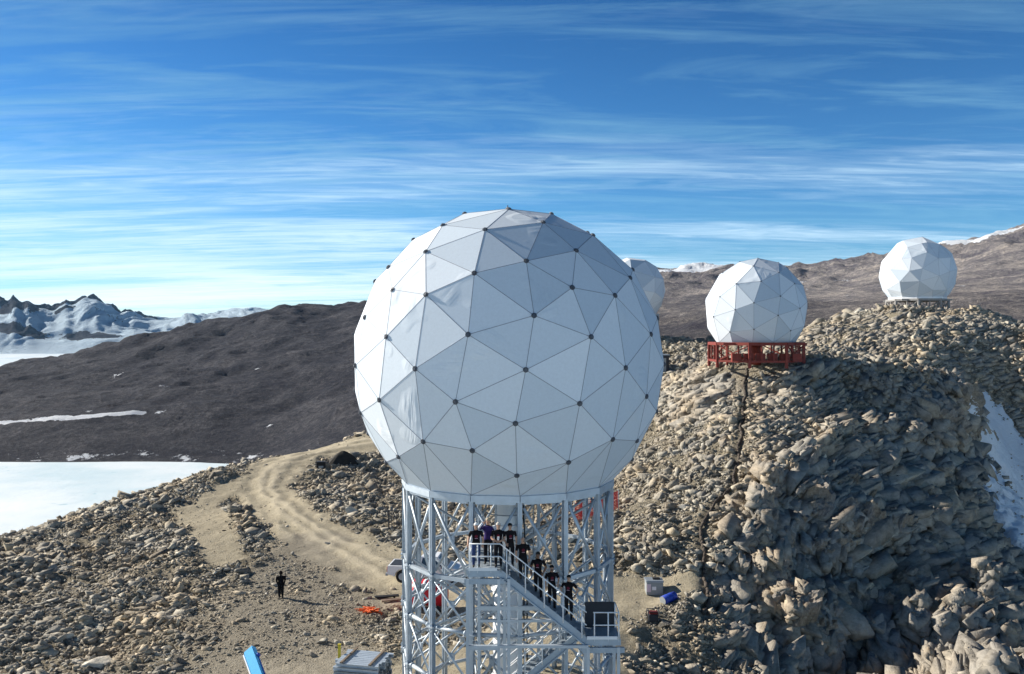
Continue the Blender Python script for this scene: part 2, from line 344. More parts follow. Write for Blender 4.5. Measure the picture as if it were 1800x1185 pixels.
# ------------------------------------------------------------------ terrain: the hills behind, the ice field, the far range
def hill_mat(name, dark, mid, light, snow_c=(0.85, 0.89, 0.95), sc=1.0, rough_=0.0):
    m = bpy.data.materials.new(name); m.use_nodes = True; t = m.node_tree; t.nodes.clear()
    o = N(t, 'ShaderNodeOutputMaterial'); b = N(t, 'ShaderNodeBsdfPrincipled', {'Roughness': 0.95, 'Specular IOR Level': 0.1}); t.links.new(b.outputs[0], o.inputs[0])
    g = N(t, 'ShaderNodeNewGeometry').outputs['Position']
    n1 = N(t, 'ShaderNodeTexNoise', {'Vector': g, 'Scale': 0.012*sc, 'Detail': 10.0, 'Roughness': 0.68, 'Distortion': 0.5}).outputs[0]
    n2 = N(t, 'ShaderNodeTexNoise', {'Vector': g, 'Scale': 0.14*sc, 'Detail': 8.0, 'Roughness': 0.75}).outputs[0]
    n5 = N(t, 'ShaderNodeTexNoise', {'Vector': g, 'Scale': 0.9*sc, 'Detail': 5.0, 'Roughness': 0.8}).outputs[0]
    c = ramp(t, mth(t, 'ADD', mth(t, 'ADD', mth(t, 'MULTIPLY', n1, 0.28), mth(t, 'MULTIPLY', n2, 0.32)), mth(t, 'MULTIPLY', n5, 0.40)), [(0.42, dark), (0.50, mid), (0.60, light)])
    hue = N(t, 'ShaderNodeAttribute', attribute_name='warm').outputs['Fac']
    c = mixc(t, hue, c, (4.8, 4.4, 3.6, 1), 'MULTIPLY')
    sn = N(t, 'ShaderNodeAttribute', attribute_name='snow').outputs['Fac']
    f = ramp(t, mth(t, 'ADD', sn, mth(t, 'MULTIPLY', mth(t, 'SUBTRACT', n2, 0.5), 1.1)), [(0.50, 0.0), (0.56, 1.0)])
    spk = N(t, 'ShaderNodeTexVoronoi', {'Vector': g, 'Scale': 0.07*sc}, feature='F1')
    t.links.new(mixc(t, f, c, (*snow_c, 1)), b.inputs['Base Color'])
    hgt = mth(t, 'ADD', mth(t, 'ADD', mth(t, 'MULTIPLY', n2, 1.0), mth(t, 'MULTIPLY', n5, 0.22)), mth(t, 'MULTIPLY', n1, 1.4))
    t.links.new(N(t, 'ShaderNodeBump', {'Height': hgt, 'Strength': 1.0, 'Distance': 9.0/sc}).outputs[0], b.inputs['Normal'])
    return m
far = [(-300, 800, 1040), (0, 812, 994), (150, 812, 994), (380, 814, 985), (450, 802, 1010), (560, 780, 950), (640, 770, 900),
       (-300, 735, 1350), (0, 675, 1500), (150, 638, 1700), (250, 604, 1800), (330, 590, 1850), (400, 575, 1900), (470, 554, 1950), (560, 550, 2000), (640, 545, 2000), (800, 530, 2100), (1000, 505, 2250),
       (1160, 482, 2400), (1220, 478, 2400), (1300, 482, 2400), (1410, 480, 2350), (1450, 482, 2350), (1500, 468, 2300), (1560, 456, 2250), (1680, 440, 2200), (1740, 421, 2150), (1800, 408, 2100), (1950, 385, 2100), (2200, 380, 2200),
       (0, 748, 1130), (200, 738, 1150), (400, 700, 1250), (200, 680, 1420), (400, 640, 1500), (560, 620, 1500), (640, 700, 1080), (640, 600, 1550), (800, 700, 800), (800, 600, 1400), (1000, 640, 600), (1000, 570, 1300),
       (1200, 620, 420), (1200, 570, 850), (1200, 540, 1300), (1200, 508, 1900), (1450, 580, 520), (1450, 545, 900), (1450, 520, 1500), (1450, 498, 2000), (1700, 560, 520), (1700, 520, 900), (1700, 490, 1500), (1900, 520, 700), (1900, 470, 1400), (2100, 540, 500)]
fp = [W(*c) for c in far]+[(-1400, 800, -190), (-700, 800, -185), (-350, 780, -180), (-200, 500, -170), (-400, 200, -170), (-60, 300, -110), (100, 300, -45), (300, 250, -45), (60, 220, -75), (500, 200, -60), (-100, 160, -150), (900, 300, -40), (0, 160, -110),
      (-2500, 1200, -200), (-1900, 2100, -210), (-1500, 2700, -220), (-900, 2900, -60), (0, 3100, 0), (1000, 3200, 60), (2200, 3000, 100), (-2500, 3600, -220), (-1200, 3800, -200), (0, 4000, -100), (1600, 4000, -50), (3200, 3600, 0), (-700, 650, -190)]
TF = tps_fit([(x/1000, y/1000, z) for x, y, z in fp], 1e-5)
hx = axis((-2400, -1300, 25), (-1300, 1800, 8), (1800, 3200, 25)); hy = axis((140, 500, 6), (500, 1400, 6), (1400, 2700, 9), (2700, 4000, 30))
HX, HY = np.meshgrid(hx, hy); HB = tps(TF, HX/1000, HY/1000)
above = sm01(HB, -160, -90)
rg = fbm(HX/260, HY/260, 6, 7, 0.52, ridged=True); fb = fbm(HX/90, HY/90, 5, 12, 0.55); cr_ = sm01(HY, 1500, 2100)
left_ = 1-sm01(HX, -150, 500)
HZZ = HB+above*(rg*(7+24*cr_*(1-0.55*left_)+7*left_)+fb*(3.5+5*cr_+4*left_)+fbm(HX/28, HY/28, 3, 90)*1.6)
lay, _ = blocks(HX/45+fb*1.5, HY/90+rg, 3, 0.5); HZZ += above*lay*(1.5+5*cr_*sm01(HB, 40, 120)*(1-left_)+2.2*left_)
warm = sm01(HX+fb*120, -150, 550)
def blob(px, py, D, rx, ry):
    x, y, _z = W(px, py, D); return np.exp(-(((HX-x)/rx)**2+((HY-y)/ry)**2))
SP = lambda pts: [(x, y, w_) for (x, y, _z), w_ in ((W(a, b, c), d) for a, b, c, d in pts)]
sline = 1-sm01(dist_poly(HX, HY, SP([(-50, 750, 1128, 16), (60, 746, 1135, 24), (160, 741, 1145, 14), (250, 732, 1165, 8)])), 0.4, 1.2)
shelf = 1-sm01(dist_poly(HX, HY, SP([(1685, 446, 2090, 45), (1720, 438, 2060, 105), (1760, 433, 2050, 60)])), 0.6, 1.15)
shelf2 = (1-sm01(dist_poly(HX, HY, SP([(1160, 488, 2300, 60), (1210, 489, 2300, 85), (1265, 488, 2310, 50)])), 0.3, 1.2))*0.75
hs_ = 0.85*shelf+0.25*shelf
hs_ = np.maximum.reduce([1.2*shelf, shelf2+0.25*(fbm(HX/50, HY/50, 3, 4)), sline*0.85, 0.55*blob(1410, 500, 1900, 50, 60), 0.5*blob(1480, 505, 1850, 60, 50)])
patch = fbm(HX/55, HY/80, 4, 210)
hs_ = np.maximum(hs_, np.clip(patch-0.36, 0, 1)*2.4*(sm01(HB, -150, -120)))
edge = np.exp(-((HB+147)/6)**2)*0.55*(fbm(HX/30, HY/30, 3, 77)+0.75)
hs_ = np.maximum(hs_, edge); HZZ = np.maximum(HZZ, -151.5)
hills = grid_mesh('hills', np.stack([HX, HY, HZZ], -1).reshape(-1, 3), len(hx), len(hy), dict(warm=warm, snow=hs_), hill_mat('hill_scree', (0.019, 0.019, 0.033), (0.052, 0.053, 0.064), (0.17, 0.16, 0.17)))
tag(hills, kind='structure')
mx = axis((-6500, -900, 14)); my = axis((5600, 9600, 26)); MX, MY = np.meshgrid(mx, my)
prof = np.array([(-400, 540), (-100, 530), (0, 531), (16, 541), (23, 529), (40, 544), (50, 540), (70, 554), (98, 554), (116, 541), (130, 546), (148, 535), (170, 536), (190, 548), (215, 560), (235, 558), (262, 567), (285, 571), (300, 571), (330, 567), (352, 561), (380, 558), (420, 551), (450, 551), (600, 572)], float)
ppx = MX/MY*F+900; crest = 7600*(HZ+1-np.interp(ppx, prof[:, 0], prof[:, 1]))/F
t_ = (MY-7600+fbm(MX/900, MY/900, 3, 8)*400)
env = np.exp(-(np.abs(t_)/np.where(t_ < 0, 1000.0, 1300.0))**1.25)
sp1 = fbm(MX/700, MY/1500, 6, 31, 0.5, ridged=True); sp2 = fbm(MX/200, MY/260, 5, 41, 0.55)
MZ = -165+(crest+165)*env*(1+0.10*sp1*(1-env))+env*(sp1*45*(1-env*0.7)+sp2*16)
jag = sm01(env, 0.86, 0.97); bl, _ = blocks(MX/170, MY/300, 6, 0.6); MZ += jag*bl*34*(ppx < 290)+jag*75*np.clip(fbm(MX/75, MY/500, 4, 66, ridged=True)-.1, 0, 1)*(ppx < 290)-jag*8
spur = fbm(MX/420+fbm(MX/600, MY/900, 2, 3)*1.2, MY/2600, 5, 61, 0.5, ridged=True)
MZ += env*(1-0.75*sm01(env, .8, 1))*sm01(MY, 5700, 6500)*spur*150
MZ = -151.5+(MZ+151.5)*sm01(MY, 5950, 6350); MZ = np.maximum(MZ, -151.5)
myy, mxx = np.gradient(MZ, my, mx); msl = np.hypot(myy, mxx)
def mblob(px, py, D, rx, ry):
    x, y, _z = W(px, py, D); return np.exp(-(((MX-x)/rx)**2+((MY-y)/ry)**2))
rockm = np.maximum.reduce([jag*(ppx < 275)*1.2, 1.3*mblob(20, 590, 7050, 190, 170), 1.2*mblob(165, 612, 6500, 230, 130), 1.2*mblob(25, 612, 6450, 260, 100), mblob(50, 560, 7300, 150, 120), 0.8*mblob(115, 575, 7200, 60, 150)])
msn = 1-np.clip(rockm*1.15+0.28*(sp2), 0, 1)
rng_o = grid_mesh('mountain_range', np.stack([MX, MY, MZ], -1).reshape(-1, 3), len(mx), len(my), dict(warm=np.zeros_like(MX), snow=0.02+msn*0.98-0.35*(msl > 0.9)), hill_mat('range_rock', (0.012, 0.018, 0.035), (0.028, 0.036, 0.058), (0.08, 0.085, 0.10), sc=0.16, snow_c=(0.62, 0.77, 0.90)))  # blue shade of the range's snow is put into its base colour
tag(rng_o, kind='structure')
ice = MB(); ice.add([(-7700, -3000, -150), (7700, -3000, -150), (7700, 10000, -150), (-7700, 10000, -150)], [(0, 1, 2, 3)])
BASE_Z = -152.0
im = bpy.data.materials.new('ice'); im.use_nodes = True; t = im.node_tree; b = t.nodes['Principled BSDF']
g = N(t, 'ShaderNodeNewGeometry').outputs['Position']
n1 = N(t, 'ShaderNodeTexNoise', {'Vector': g, 'Scale': 0.008, 'Detail': 9.0, 'Roughness': 0.6}).outputs[0]
n2 = N(t, 'ShaderNodeTexNoise', {'Vector': g, 'Scale': 0.07, 'Detail': 6.0, 'Roughness': 0.6}).outputs[0]
c = ramp(t, n1, [(0.35, (0.58, 0.72, 0.78)), (0.5, (0.72, 0.81, 0.85)), (0.65, (0.82, 0.87, 0.90))])
pits = ramp(t, n2, [(0.29, 0.7), (0.34, 0.0)])
t.links.new(mixc(t, pits, c, (0.35, 0.55, 0.62, 1)), b.inputs['Base Color'])
b.inputs['Roughness'].default_value = 0.6; b.inputs['Specular IOR Level'].default_value = 0.25
t.links.new(N(t, 'ShaderNodeBump', {'Height': n2, 'Strength': 0.35, 'Distance': 1.5}).outputs[0], b.inputs['Normal'])
tag(ice.build('ice_field', im), kind='structure')
# ------------------------------------------------------------------ thin blue air over the distance
hz_ = MB(); hz_.box((0, 3500, 330), (15600, 13200, 966)); hm = bpy.data.materials.new('haze'); hm.use_nodes = True; t = hm.node_tree; t.nodes.clear()
pvn = N(t, 'ShaderNodeVolumePrincipled', {'Color': (0.38, 0.66, 1.0, 1), 'Density': 0.000014, 'Anisotropy': 0.0})
t.links.new(pvn.outputs[0], N(t, 'ShaderNodeOutputMaterial').inputs['Volume']); hm.cycles.homogeneous_volume = True if hasattr(hm.cycles, 'homogeneous_volume') else None
tag(hz_.build('haze', hm), kind='stuff')

# ------------------------------------------------------------------ materials of the things
M = {}
M['steel'] = mat('galvanised_steel', (0.47, 0.53, 0.59), 0.45, 0.35, noise=0.10, nscale=2.5, bump=0.15)
M['steel3'] = mat('weathered_steel', (0.36, 0.43, 0.50), 0.5, 0.35, noise=0.12, nscale=2.5)
M['steel2'] = mat('dull_steel', (0.30, 0.34, 0.38), 0.55, 0.4, noise=0.15)
M['white_rail'] = mat('white_rail', (0.78, 0.80, 0.82), 0.4)
M['grating'] = mat('grating', (0.28, 0.33, 0.38), 0.6, 0.3, noise=0.3, nscale=20)
M['stand'] = mat('weathered_stand', (0.30, 0.29, 0.28), 0.7, 0.1, noise=0.2)
M['dark'] = mat('dark_metal', (0.03, 0.035, 0.045), 0.6)
M['black'] = mat('black_rubber', (0.015, 0.015, 0.017), 0.7)
M['white_paint'] = mat('white_paint', (0.80, 0.81, 0.82), 0.35, noise=0.04, spec=0.5)
M['column'] = mat('column_paint', (0.87, 0.88, 0.89), 0.4, noise=0.05, nscale=1.5)
M['red_steel'] = mat('red_oxide_paint', (0.20, 0.035, 0.025), 0.6, noise=0.25, nscale=3)
M['red'] = mat('red_plastic', (0.62, 0.02, 0.03), 0.4, noise=0.1)
M['orange'] = mat('orange_plastic', (0.85, 0.16, 0.03), 0.6)
M['blue'] = mat('bright_blue_paint', (0.08, 0.48, 0.85), 0.35, noise=0.06, spec=0.5)
M['navy'] = mat('blue_plastic', (0.03, 0.07, 0.42), 0.45)
M['yellow'] = mat('yellow_paint', (0.62, 0.50, 0.05), 0.5, noise=0.1)
M['wood'] = mat('weathered_wood', (0.20, 0.15, 0.11), 0.9, noise=0.3, nscale=4)
M['glass'] = mat('tinted_glass', (0.03, 0.05, 0.07), 0.08, spec=0.8)
M['grey'] = mat('grey_plastic', (0.28, 0.30, 0.31), 0.6, noise=0.1)
M['paper'] = mat('white_label', (0.80, 0.78, 0.80), 0.7)
M['pink'] = mat('pale_pink_label', (0.70, 0.55, 0.62), 0.7)
M['soil'] = mat('dark_tarp', (0.035, 0.032, 0.028), 0.85, noise=0.3, nscale=2, bump=0.6, bscale=6)
M['cable'] = mat('dusty_cable', (0.085, 0.070, 0.058), 0.9, noise=0.4, nscale=6, bump=0.8, bscale=18)
M['lamp_red'] = mat('red_lens', (0.5, 0.02, 0.02), 0.3)
M['lamp_clear'] = mat('clear_lens', (0.7, 0.72, 0.75), 0.15)
M['seam'] = mat('seam_strip', (0.24, 0.26, 0.31), 0.6)
M['seam_pale'] = mat('pale_seam_strip', (0.36, 0.39, 0.45), 0.6)
M['hub'] = mat('hub_metal', (0.10, 0.11, 0.13), 0.5, 0.3)
def fabric(name, wrinkle):
    m = bpy.data.materials.new(name); m.use_nodes = True; t = m.node_tree; b = t.nodes['Principled BSDF']
    b.inputs['Roughness'].default_value = 0.75; b.inputs['Specular IOR Level'].default_value = 0.15
    pv = N(t, 'ShaderNodeAttribute', attribute_name='panel').outputs['Fac']
    cc = ramp(t, pv, [(0.0, (0.52, 0.60, 0.68)), (1.0, (0.70, 0.755, 0.81))])
    tc_ = N(t, 'ShaderNodeTexCoord').outputs['Object']
    weave = N(t, 'ShaderNodeTexNoise', {'Vector': tc_, 'Scale': 9.0, 'Detail': 8.0, 'Roughness': 0.7}).outputs[0]
    cc = mixc(t, 1.0, cc, ramp(t, weave, [(0.3, 0.94), (0.7, 1.03)]), 'MULTIPLY')
    t.links.new(cc, b.inputs['Base Color'])
    # slack folds: stretched noise whose direction follows each panel
    cbv = N(t, 'ShaderNodeVectorRotate', {'Vector': tc_, 'Angle': mth(t, 'MULTIPLY', pv, 40.0)}, rotation_type='AXIS_ANGLE')
    cbv.inputs['Axis'].default_value = (0.5, 0.6, 0.62)
    mp = N(t, 'ShaderNodeMapping', {0: cbv.outputs[0]}); mp.inputs['Scale'].default_value = (5.5, 0.5, 0.5)
    fo = N(t, 'ShaderNodeTexNoise', {'Vector': mp.outputs[0], 'Scale': 1.0, 'Detail': 2.0, 'Distortion': 0.3}).outputs[0]
    area = ramp(t, N(t, 'ShaderNodeTexNoise', {'Vector': tc_, 'Scale': 0.62, 'Detail': 1.0}).outputs[0], [(0.60, 0.0), (0.70, 1.0)])
    hgt = mth(t, 'ADD', mth(t, 'MULTIPLY', mth(t, 'MULTIPLY', fo, area), 1.0), mth(t, 'MULTIPLY', weave, 0.04))
    t.links.new(N(t, 'ShaderNodeBump', {'Height': hgt, 'Strength': wrinkle, 'Distance': 0.16}).outputs[0], b.inputs['Normal'])
    return m
M['fabric'] = fabric('radome_fabric', 0.33)

# ------------------------------------------------------------------ geodesic radomes
def nrm(v): return v/np.linalg.norm(v)
def main_points(azm):
    lat = math.atan(0.5); V = [np.array([0, 0, 1.0])]
    for k in range(5): a = R(azm+36+72*k); V.append(np.array([math.cos(lat)*math.sin(a), -math.cos(lat)*math.cos(a), math.sin(lat)]))
    for k in range(5): a = R(azm+72*k); V.append(np.array([math.cos(lat)*math.sin(a), -math.cos(lat)*math.cos(a), -math.sin(lat)]))
    V.append(np.array([0, 0, -1.0])); V = np.array(V); import itertools as it
    E = {(i, j) for i, j in it.combinations(range(12), 2) if np.linalg.norm(V[i]-V[j]) < 1.2}
    Fc = [f for f in it.combinations(range(12), 3) if all(p in E for p in it.combinations(f, 2))]
    cen = [nrm(V[list(f)].sum(0)) for f in Fc]; P = list(V)+cen
    for f, c in zip(Fc, cen):
        for i in f: P.append(nrm(V[i]*(1-0.443)+c*0.443+0.110*np.cross(V[i], c)))
    for i, f in enumerate(Fc):
        for j in range(i+1, 20):
            if len(set(f) & set(Fc[j])) == 2: P.append(nrm(cen[i]+cen[j]))
    return np.array(P)
def radome(label, c, Rad, P, h, nring, az0, seam_r, hub_r, hub_h, pale=False, group=None):
    root = empty('radome', (c[0], c[1], c[2]+h*Rad), label, 'radome', group)
    P = P[P[:, 2] > h+0.115]; rr_ = math.sqrt(1-h*h)
    ring = np.array([(rr_*math.sin(R(az0+360*k/nring)), -rr_*math.cos(R(az0+360*k/nring)), h) for k in range(nring)])
    A = np.vstack([P, ring]); bm = bmesh.new(); vs = [bm.verts.new(tuple(p)) for p in A]
    bmesh.ops.convex_hull(bm, input=vs); bm.verts.ensure_lookup_table()
    lo = [f for f in bm.faces if all(v.co.z < h+0.01 for v in f.verts)]; bmesh.ops.delete(bm, geom=lo, context='FACES_ONLY')
    edges = [(e.verts[0].co.copy(), e.verts[1].co.copy()) for e in bm.edges if e.link_faces]
    tris = [[v.co.copy() for v in f.verts] for f in bm.faces]; bm.free()
    cc = Vector(c); mb = MB()
    for tr in tris:
        n = (tr[1]-tr[0]).cross(tr[2]-tr[0])
        if n.dot(tr[0]) < 0: tr.reverse()
        mb.add([cc+p*Rad for p in tr], [(0, 1, 2)])
    o = mb.build('panel_shell', M['fabric'], root)
    at = o.data.attributes.new('panel', 'FLOAT', 'FACE'); r_ = random.Random(3)
    at.data.foreach_set('value', [r_.random() for _ in o.data.polygons])
    sb = MB()
    for p, q in edges:
        if abs(p.z-h) < 0.01 and abs(q.z-h) < 0.01: continue
        a = cc+p*Rad; b_ = cc+q*Rad; sb.bar(a, b_, seam_r*2, seam_r*1.2, up=(p+q).normalized())
    sb.build('seam', M['seam_pale'] if pale else M['seam'], root)
    if hub_r:
        used = 0
        for p in sorted(P.tolist(), key=lambda q: q[1]):
            if used >= 99: break
            used += 1; n = Vector(p); hb = MB(); a = cc+n*Rad*0.9985
            hb.tube(a, a+n*hub_h*0.5, hub_r, n=12, sm=False); hb.tube(a+n*hub_h*0.5, a+n*hub_h, hub_r*0.62, hub_r*0.5, n=12, sm=False)
            for q in range(6):
                d = Vector((0, 0, 1)) if abs(n.z) < .9 else Vector((1, 0, 0)); x = n.cross(d).normalized(); y = n.cross(x)
                pp = a+(x*math.cos(q*1.047)+y*math.sin(q*1.047))*hub_r*0.8; hb.tube(pp, pp+n*hub_h*0.75, hub_r*0.12, n=5)
            hb.build('hub', M['hub'], root)
    return root, [cc+Vector(p)*Rad for p in ring]
R0 = 6.9; CX, CY, CZ = -0.193, 38.4, -1.377
rd, ringp = radome('largest white faceted dome in the centre, on the tall steel tower', (CX, CY, CZ), R0, main_points(-12.2), -0.735, 15, 6.2, 0.011, 0.105, 0.08)
rb = MB()
for a, b_ in zip(ringp, ringp[1:]+ringp[:1]): rb.bar(a+Vector((0, 0, -0.13)), b_+Vector((0, 0, -0.13)), 0.14, 0.26)
rb.build('base_ring', M['steel'], rd)
rod = MB(); rod.tube((CX, CY, CZ+R0), (CX, CY, CZ+R0+0.16), 0.02); rod.build('lightning_rod', M['dark'], rd)

def obs_points(nodes, scx, scy, srad, seed):      # irregular panel joints, measured on the visible side, filled in evenly behind
    P = []
    for x, y in nodes:
        a = (x-scx)/srad; z = -(y-scy)/srad; q = a*a+z*z
        if q > 0.97: s_ = math.sqrt(0.97/q); a *= s_; z *= s_; q = 0.97
        P.append(nrm(np.array([a, -math.sqrt(1-q), z])))
    r_ = np.random.default_rng(seed); cand = r_.normal(size=(6000, 3)); cand /= np.linalg.norm(cand, axis=1)[:, None]
    for lim in (0.50, 0.44, 0.40):
        for q in cand:
            if min(np.linalg.norm(q-p) for p in P) > lim: P.append(q)
    return np.array(P)
RB = 5.25
PR = obs_points([(575, 160), (495, 235), (675, 290), (520, 360), (655, 475), (455, 525), (350, 375), (330, 575), (635, 620), (795, 375), (825, 565), (465, 725), (310, 745), (755, 735), (785, 235), (205, 625), (920, 510), (905, 380), (900, 700), (600, 800), (290, 270), (430, 190), (240, 470), (740, 190)], 577, 560, 405, 1)
PB = obs_points([(475, 160), (685, 165), (490, 270), (600, 340), (780, 325), (850, 270), (420, 455), (605, 540), (740, 490), (400, 600), (555, 700), (265, 715), (790, 790), (735, 695), (540, 147), (900, 450), (920, 620), (330, 200), (250, 330), (300, 480), (230, 600), (390, 760), (330, 330), (760, 210), (160, 450), (880, 720)], 550, 480, 425, 2)
def posed(px, py, D): return W(px, py, D)
# red-frame dome
c1 = W(1328, 543, 89); r1_, g1 = radome('white faceted dome on the red steel frame', c1, RB, PR, -0.655, 12, 10, 0.016, 0.075, 0.05, True)
def frame(label, c, Rd, zr, zg, m, halfw, name='dome_base_frame', box=True):
    root = empty(name, (c[0], c[1], zg), label, 'steel frame'); n = 8
    ps = [(c[0]+halfw*math.sin(R(22.5+45*k)), c[1]-halfw*math.cos(R(22.5+45*k))) for k in range(n)]
    for k in range(n):
        (x, y), (x2, y2) = ps[k], ps[(k+1) % n]; hgt = zr-zg
        MB().bar((x, y, zg-0.5), (x, y, zr-0.2), 0.26, up=(0, 1, 0)).build('post', m, root)
        MB().bar((x, y, zr-0.15), (x2, y2, zr-0.15), 0.28, 0.3).build('top_beam', m, root)
        MB().bar((x, y, zg+0.16), (x2, y2, zg+0.16), 0.2, 0.22).build('bottom_beam', m, root)
        xb = MB(); d = 0.10
        if k % 2 == 0 or not box:
            xb.bar((x, y, zg+.2), (x2, y2, zr-.3), .11); xb.bar((x2, y2, zg+.2), (x, y, zr-.3), .11)
        for s_ in ((0.33, 0.66) if box else (0.5,)):
            MB().bar((x+(x2-x)*s_, y+(y2-y)*s_, zg+.1), (x+(x2-x)*s_, y+(y2-y)*s_, zr-.2), .13, up=(0, 1, 0)).build('stud', m, root)
        if xb.v: xb.build('cross_brace', m, root)
    dk = MB()
    for q in (-0.5, 0, 0.5): dk.bar((c[0]-halfw*.88, c[1]+q*halfw*1.4, zr-0.16), (c[0]+halfw*.88, c[1]+q*halfw*1.4, zr-0.16), 0.2, 0.2)
    dk.tube((c[0], c[1], zg-0.3), (c[0], c[1], zr+0.4), 0.55, n=14); dk.build('pedestal', m, root)
    return root
zr1 = c1[2]-0.655*RB; zg1 = zr1-2.05
f1_ = frame('rust red steel lattice frame under the middle-distance dome', c1, RB, zr1, zg1, M['red_steel'], 4.75)
for k in range(6): MB().box((c1[0]-3+k*1.2, c1[1]-3.8, zg1+0.55), (0.9, 0.5, 0.8)).build('ballast_box', M['red_steel'], f1_)
# right-hand far dome
c2 = W(1612, 480, 125); r2_, g2 = radome('white faceted dome on pale legs, farthest to the right on the ridge top', c2, RB, PB, -0.69, 12, 5, 0.010, 0.0, 0.04, True)
zr2 = c2[2]-0.69*RB; zg2 = float(zN(c2[0], c2[1]))
zg2 = min(zg2, zr2-1.2)
skirt = MB()
for a, b_ in zip(g2, g2[1:]+g2[:1]): skirt.bar(a+Vector((0, 0, -.1)), b_+Vector((0, 0, -.1)), .2, .28)
skirt.build('base_ring', M['white_paint'], r2_)
frame('pale steel frame with crossed braces under the farthest right dome', c2, RB, zr2-0.22, zg2, M['stand'], 4.1, box=False)
# dome half hidden behind the big one
c3 = W(1111, 511, 134); r3_, g3 = radome('white faceted dome half hidden behind the right side of the big dome', c3, RB, PB[:, [1, 0, 2]]*np.array([1, 1, 1]), -0.69, 12, 5, 0.010, 0.0, 0.04, True)
zr3 = c3[2]-0.69*RB; frame('steel frame hidden behind the big dome, under the half hidden dome', c3, RB, zr3-0.02, min(float(zN(c3[0], c3[1])), zr3-1.5), M['steel2'], 4.1, box=False)
# dark hut whose edge shows right of the big dome
x, y, z = W(1160, 648, 112); z = float(zN(x, y)); hut = empty('equipment_hut', (x, y, z), 'dark box-like hut peeking out right of the big dome', 'hut')
MB().box((x, y+1.2, z+1.05), (2.3, 3.0, 2.5)).build('wall', M['dark'], hut, bevel=0.03); MB().box((x, y+1.2, z+2.36), (2.5, 3.2, 0.12)).build('roof', M['steel2'], hut)
MB().box((x+0.3, y-0.32, z+1.0), (0.9, 0.05, 1.9)).build('door', M['grey'], hut)

# ------------------------------------------------------------------ the lattice tower under the big dome
ZB = -17.0; ZT = CZ-0.735*R0-0.27
tw = empty('lattice_tower', (CX, CY, ZB), 'tall galvanised steel lattice tower carrying the big dome', 'tower')
LV = [ZT, -9.9, -12.0, -14.1, -16.2]
lp = [(CX+4.60*math.sin(R(6.2+24*k)), CY-4.60*math.cos(R(6.2+24*k))) for k in range(15)]
for k, (x, y) in enumerate(lp):
    a = R(6.2+24*k); rx = Vector((math.cos(a), math.sin(a), 0)); ry = Vector((-math.sin(a), math.cos(a), 0))
    lg = MB(); p0 = Vector((x, y, ZB)); p1 = Vector((x, y, ZT+0.05))
    lg.bar(p0, p1, 0.035, 0.25, up=ry)                         # H section: web and two flanges
    for s_ in (-1, 1): lg.bar(p0+ry*0.095*s_, p1+ry*0.095*s_, 0.175, 0.03, up=ry)
    for z in LV[1:]:
        lg.box((x, y, z), (0.34, 0.34, 0.05), Matrix.Rotation(a, 3, 'Z'))
        for q in (-.11, .11):
            for s_ in (-1, 1): lg.box(Vector((x, y, z+0.16*s_))-ry*0.15+rx*q, (0.05, 0.05, 0.05), Matrix.Rotation(a, 3, 'Z'))
    lg.build('leg', M['steel'], tw)
for k in range(15):
    A = Vector((*lp[k], 0)); B = Vector((*lp[(k+1) % 15], 0)); d = (B-A).normalized(); a_ = A+d*0.15; b_ = B-d*0.15
    for i, z in enumerate(LV[:-1]):
        z2 = LV[i+1]; r_ = 0.060 if i == 0 else 0.048
        br = MB(); e = Vector((0, 0, 1)); off = Vector((d.y, -d.x, 0))*0.05
        br.tube(a_+e*(z-.22)+off, b_+e*(z2+.2)+off, r_, n=8); br.tube(b_+e*(z-.22)-off, a_+e*(z2+.2)-off, r_, n=8)
        br.box((a_+b_)/2+e*(z+z2)/2, (0.26, 0.08, 0.26), Matrix.Rotation(math.atan2(d.y, d.x), 3, 'Z'))
        br.build('cross_brace', M['steel'], tw)
        g = MB()
        if i == 0: MB().bar(a_+e*(z-.02), b_+e*(z-.02), .12, .14).build('girder', M['steel'], tw); g.bar(a_+e*z2, b_+e*z2, .15, .15)
        else:
            g.tube(a_+e*z2, b_+e*z2, .085, n=10)
            g.tube(a_+e*z2+d*.12, a_+e*z2+d*.17, .125, n=10); g.tube(b_+e*z2-d*.17, b_+e*z2-d*.12, .125, n=10)
        g.build('girder', M['steel'], tw)
clm = MB(); clm.tube((CX, CY, -11.2), (CX, CY, ZT+0.3), 0.47, n=28)
for z in (-6.9, -8.6, -10.2): clm.tube((CX, CY, z-.05), (CX, CY, z+.05), .52, n=28)
clm.tube((CX, CY, -11.4), (CX, CY, -11.2), .66, .47, n=28, cap=False); clm.tube((CX, CY, ZB), (CX, CY, -11.4), .66, n=28)
for z in (-11.45, -13.5, -15.4): clm.tube((CX, CY, z-.06), (CX, CY, z+.06), .74, n=28)
clm.build('column', M['column'], tw)
bl = MB()
for k in range(28):
    a = k*2*math.pi/28
    for z in (-6.98, -6.82): bl.box((CX+.50*math.sin(a), CY-.50*math.cos(a), z), (.04, .04, .04))
bl.build('bolts', M['dark'], tw)
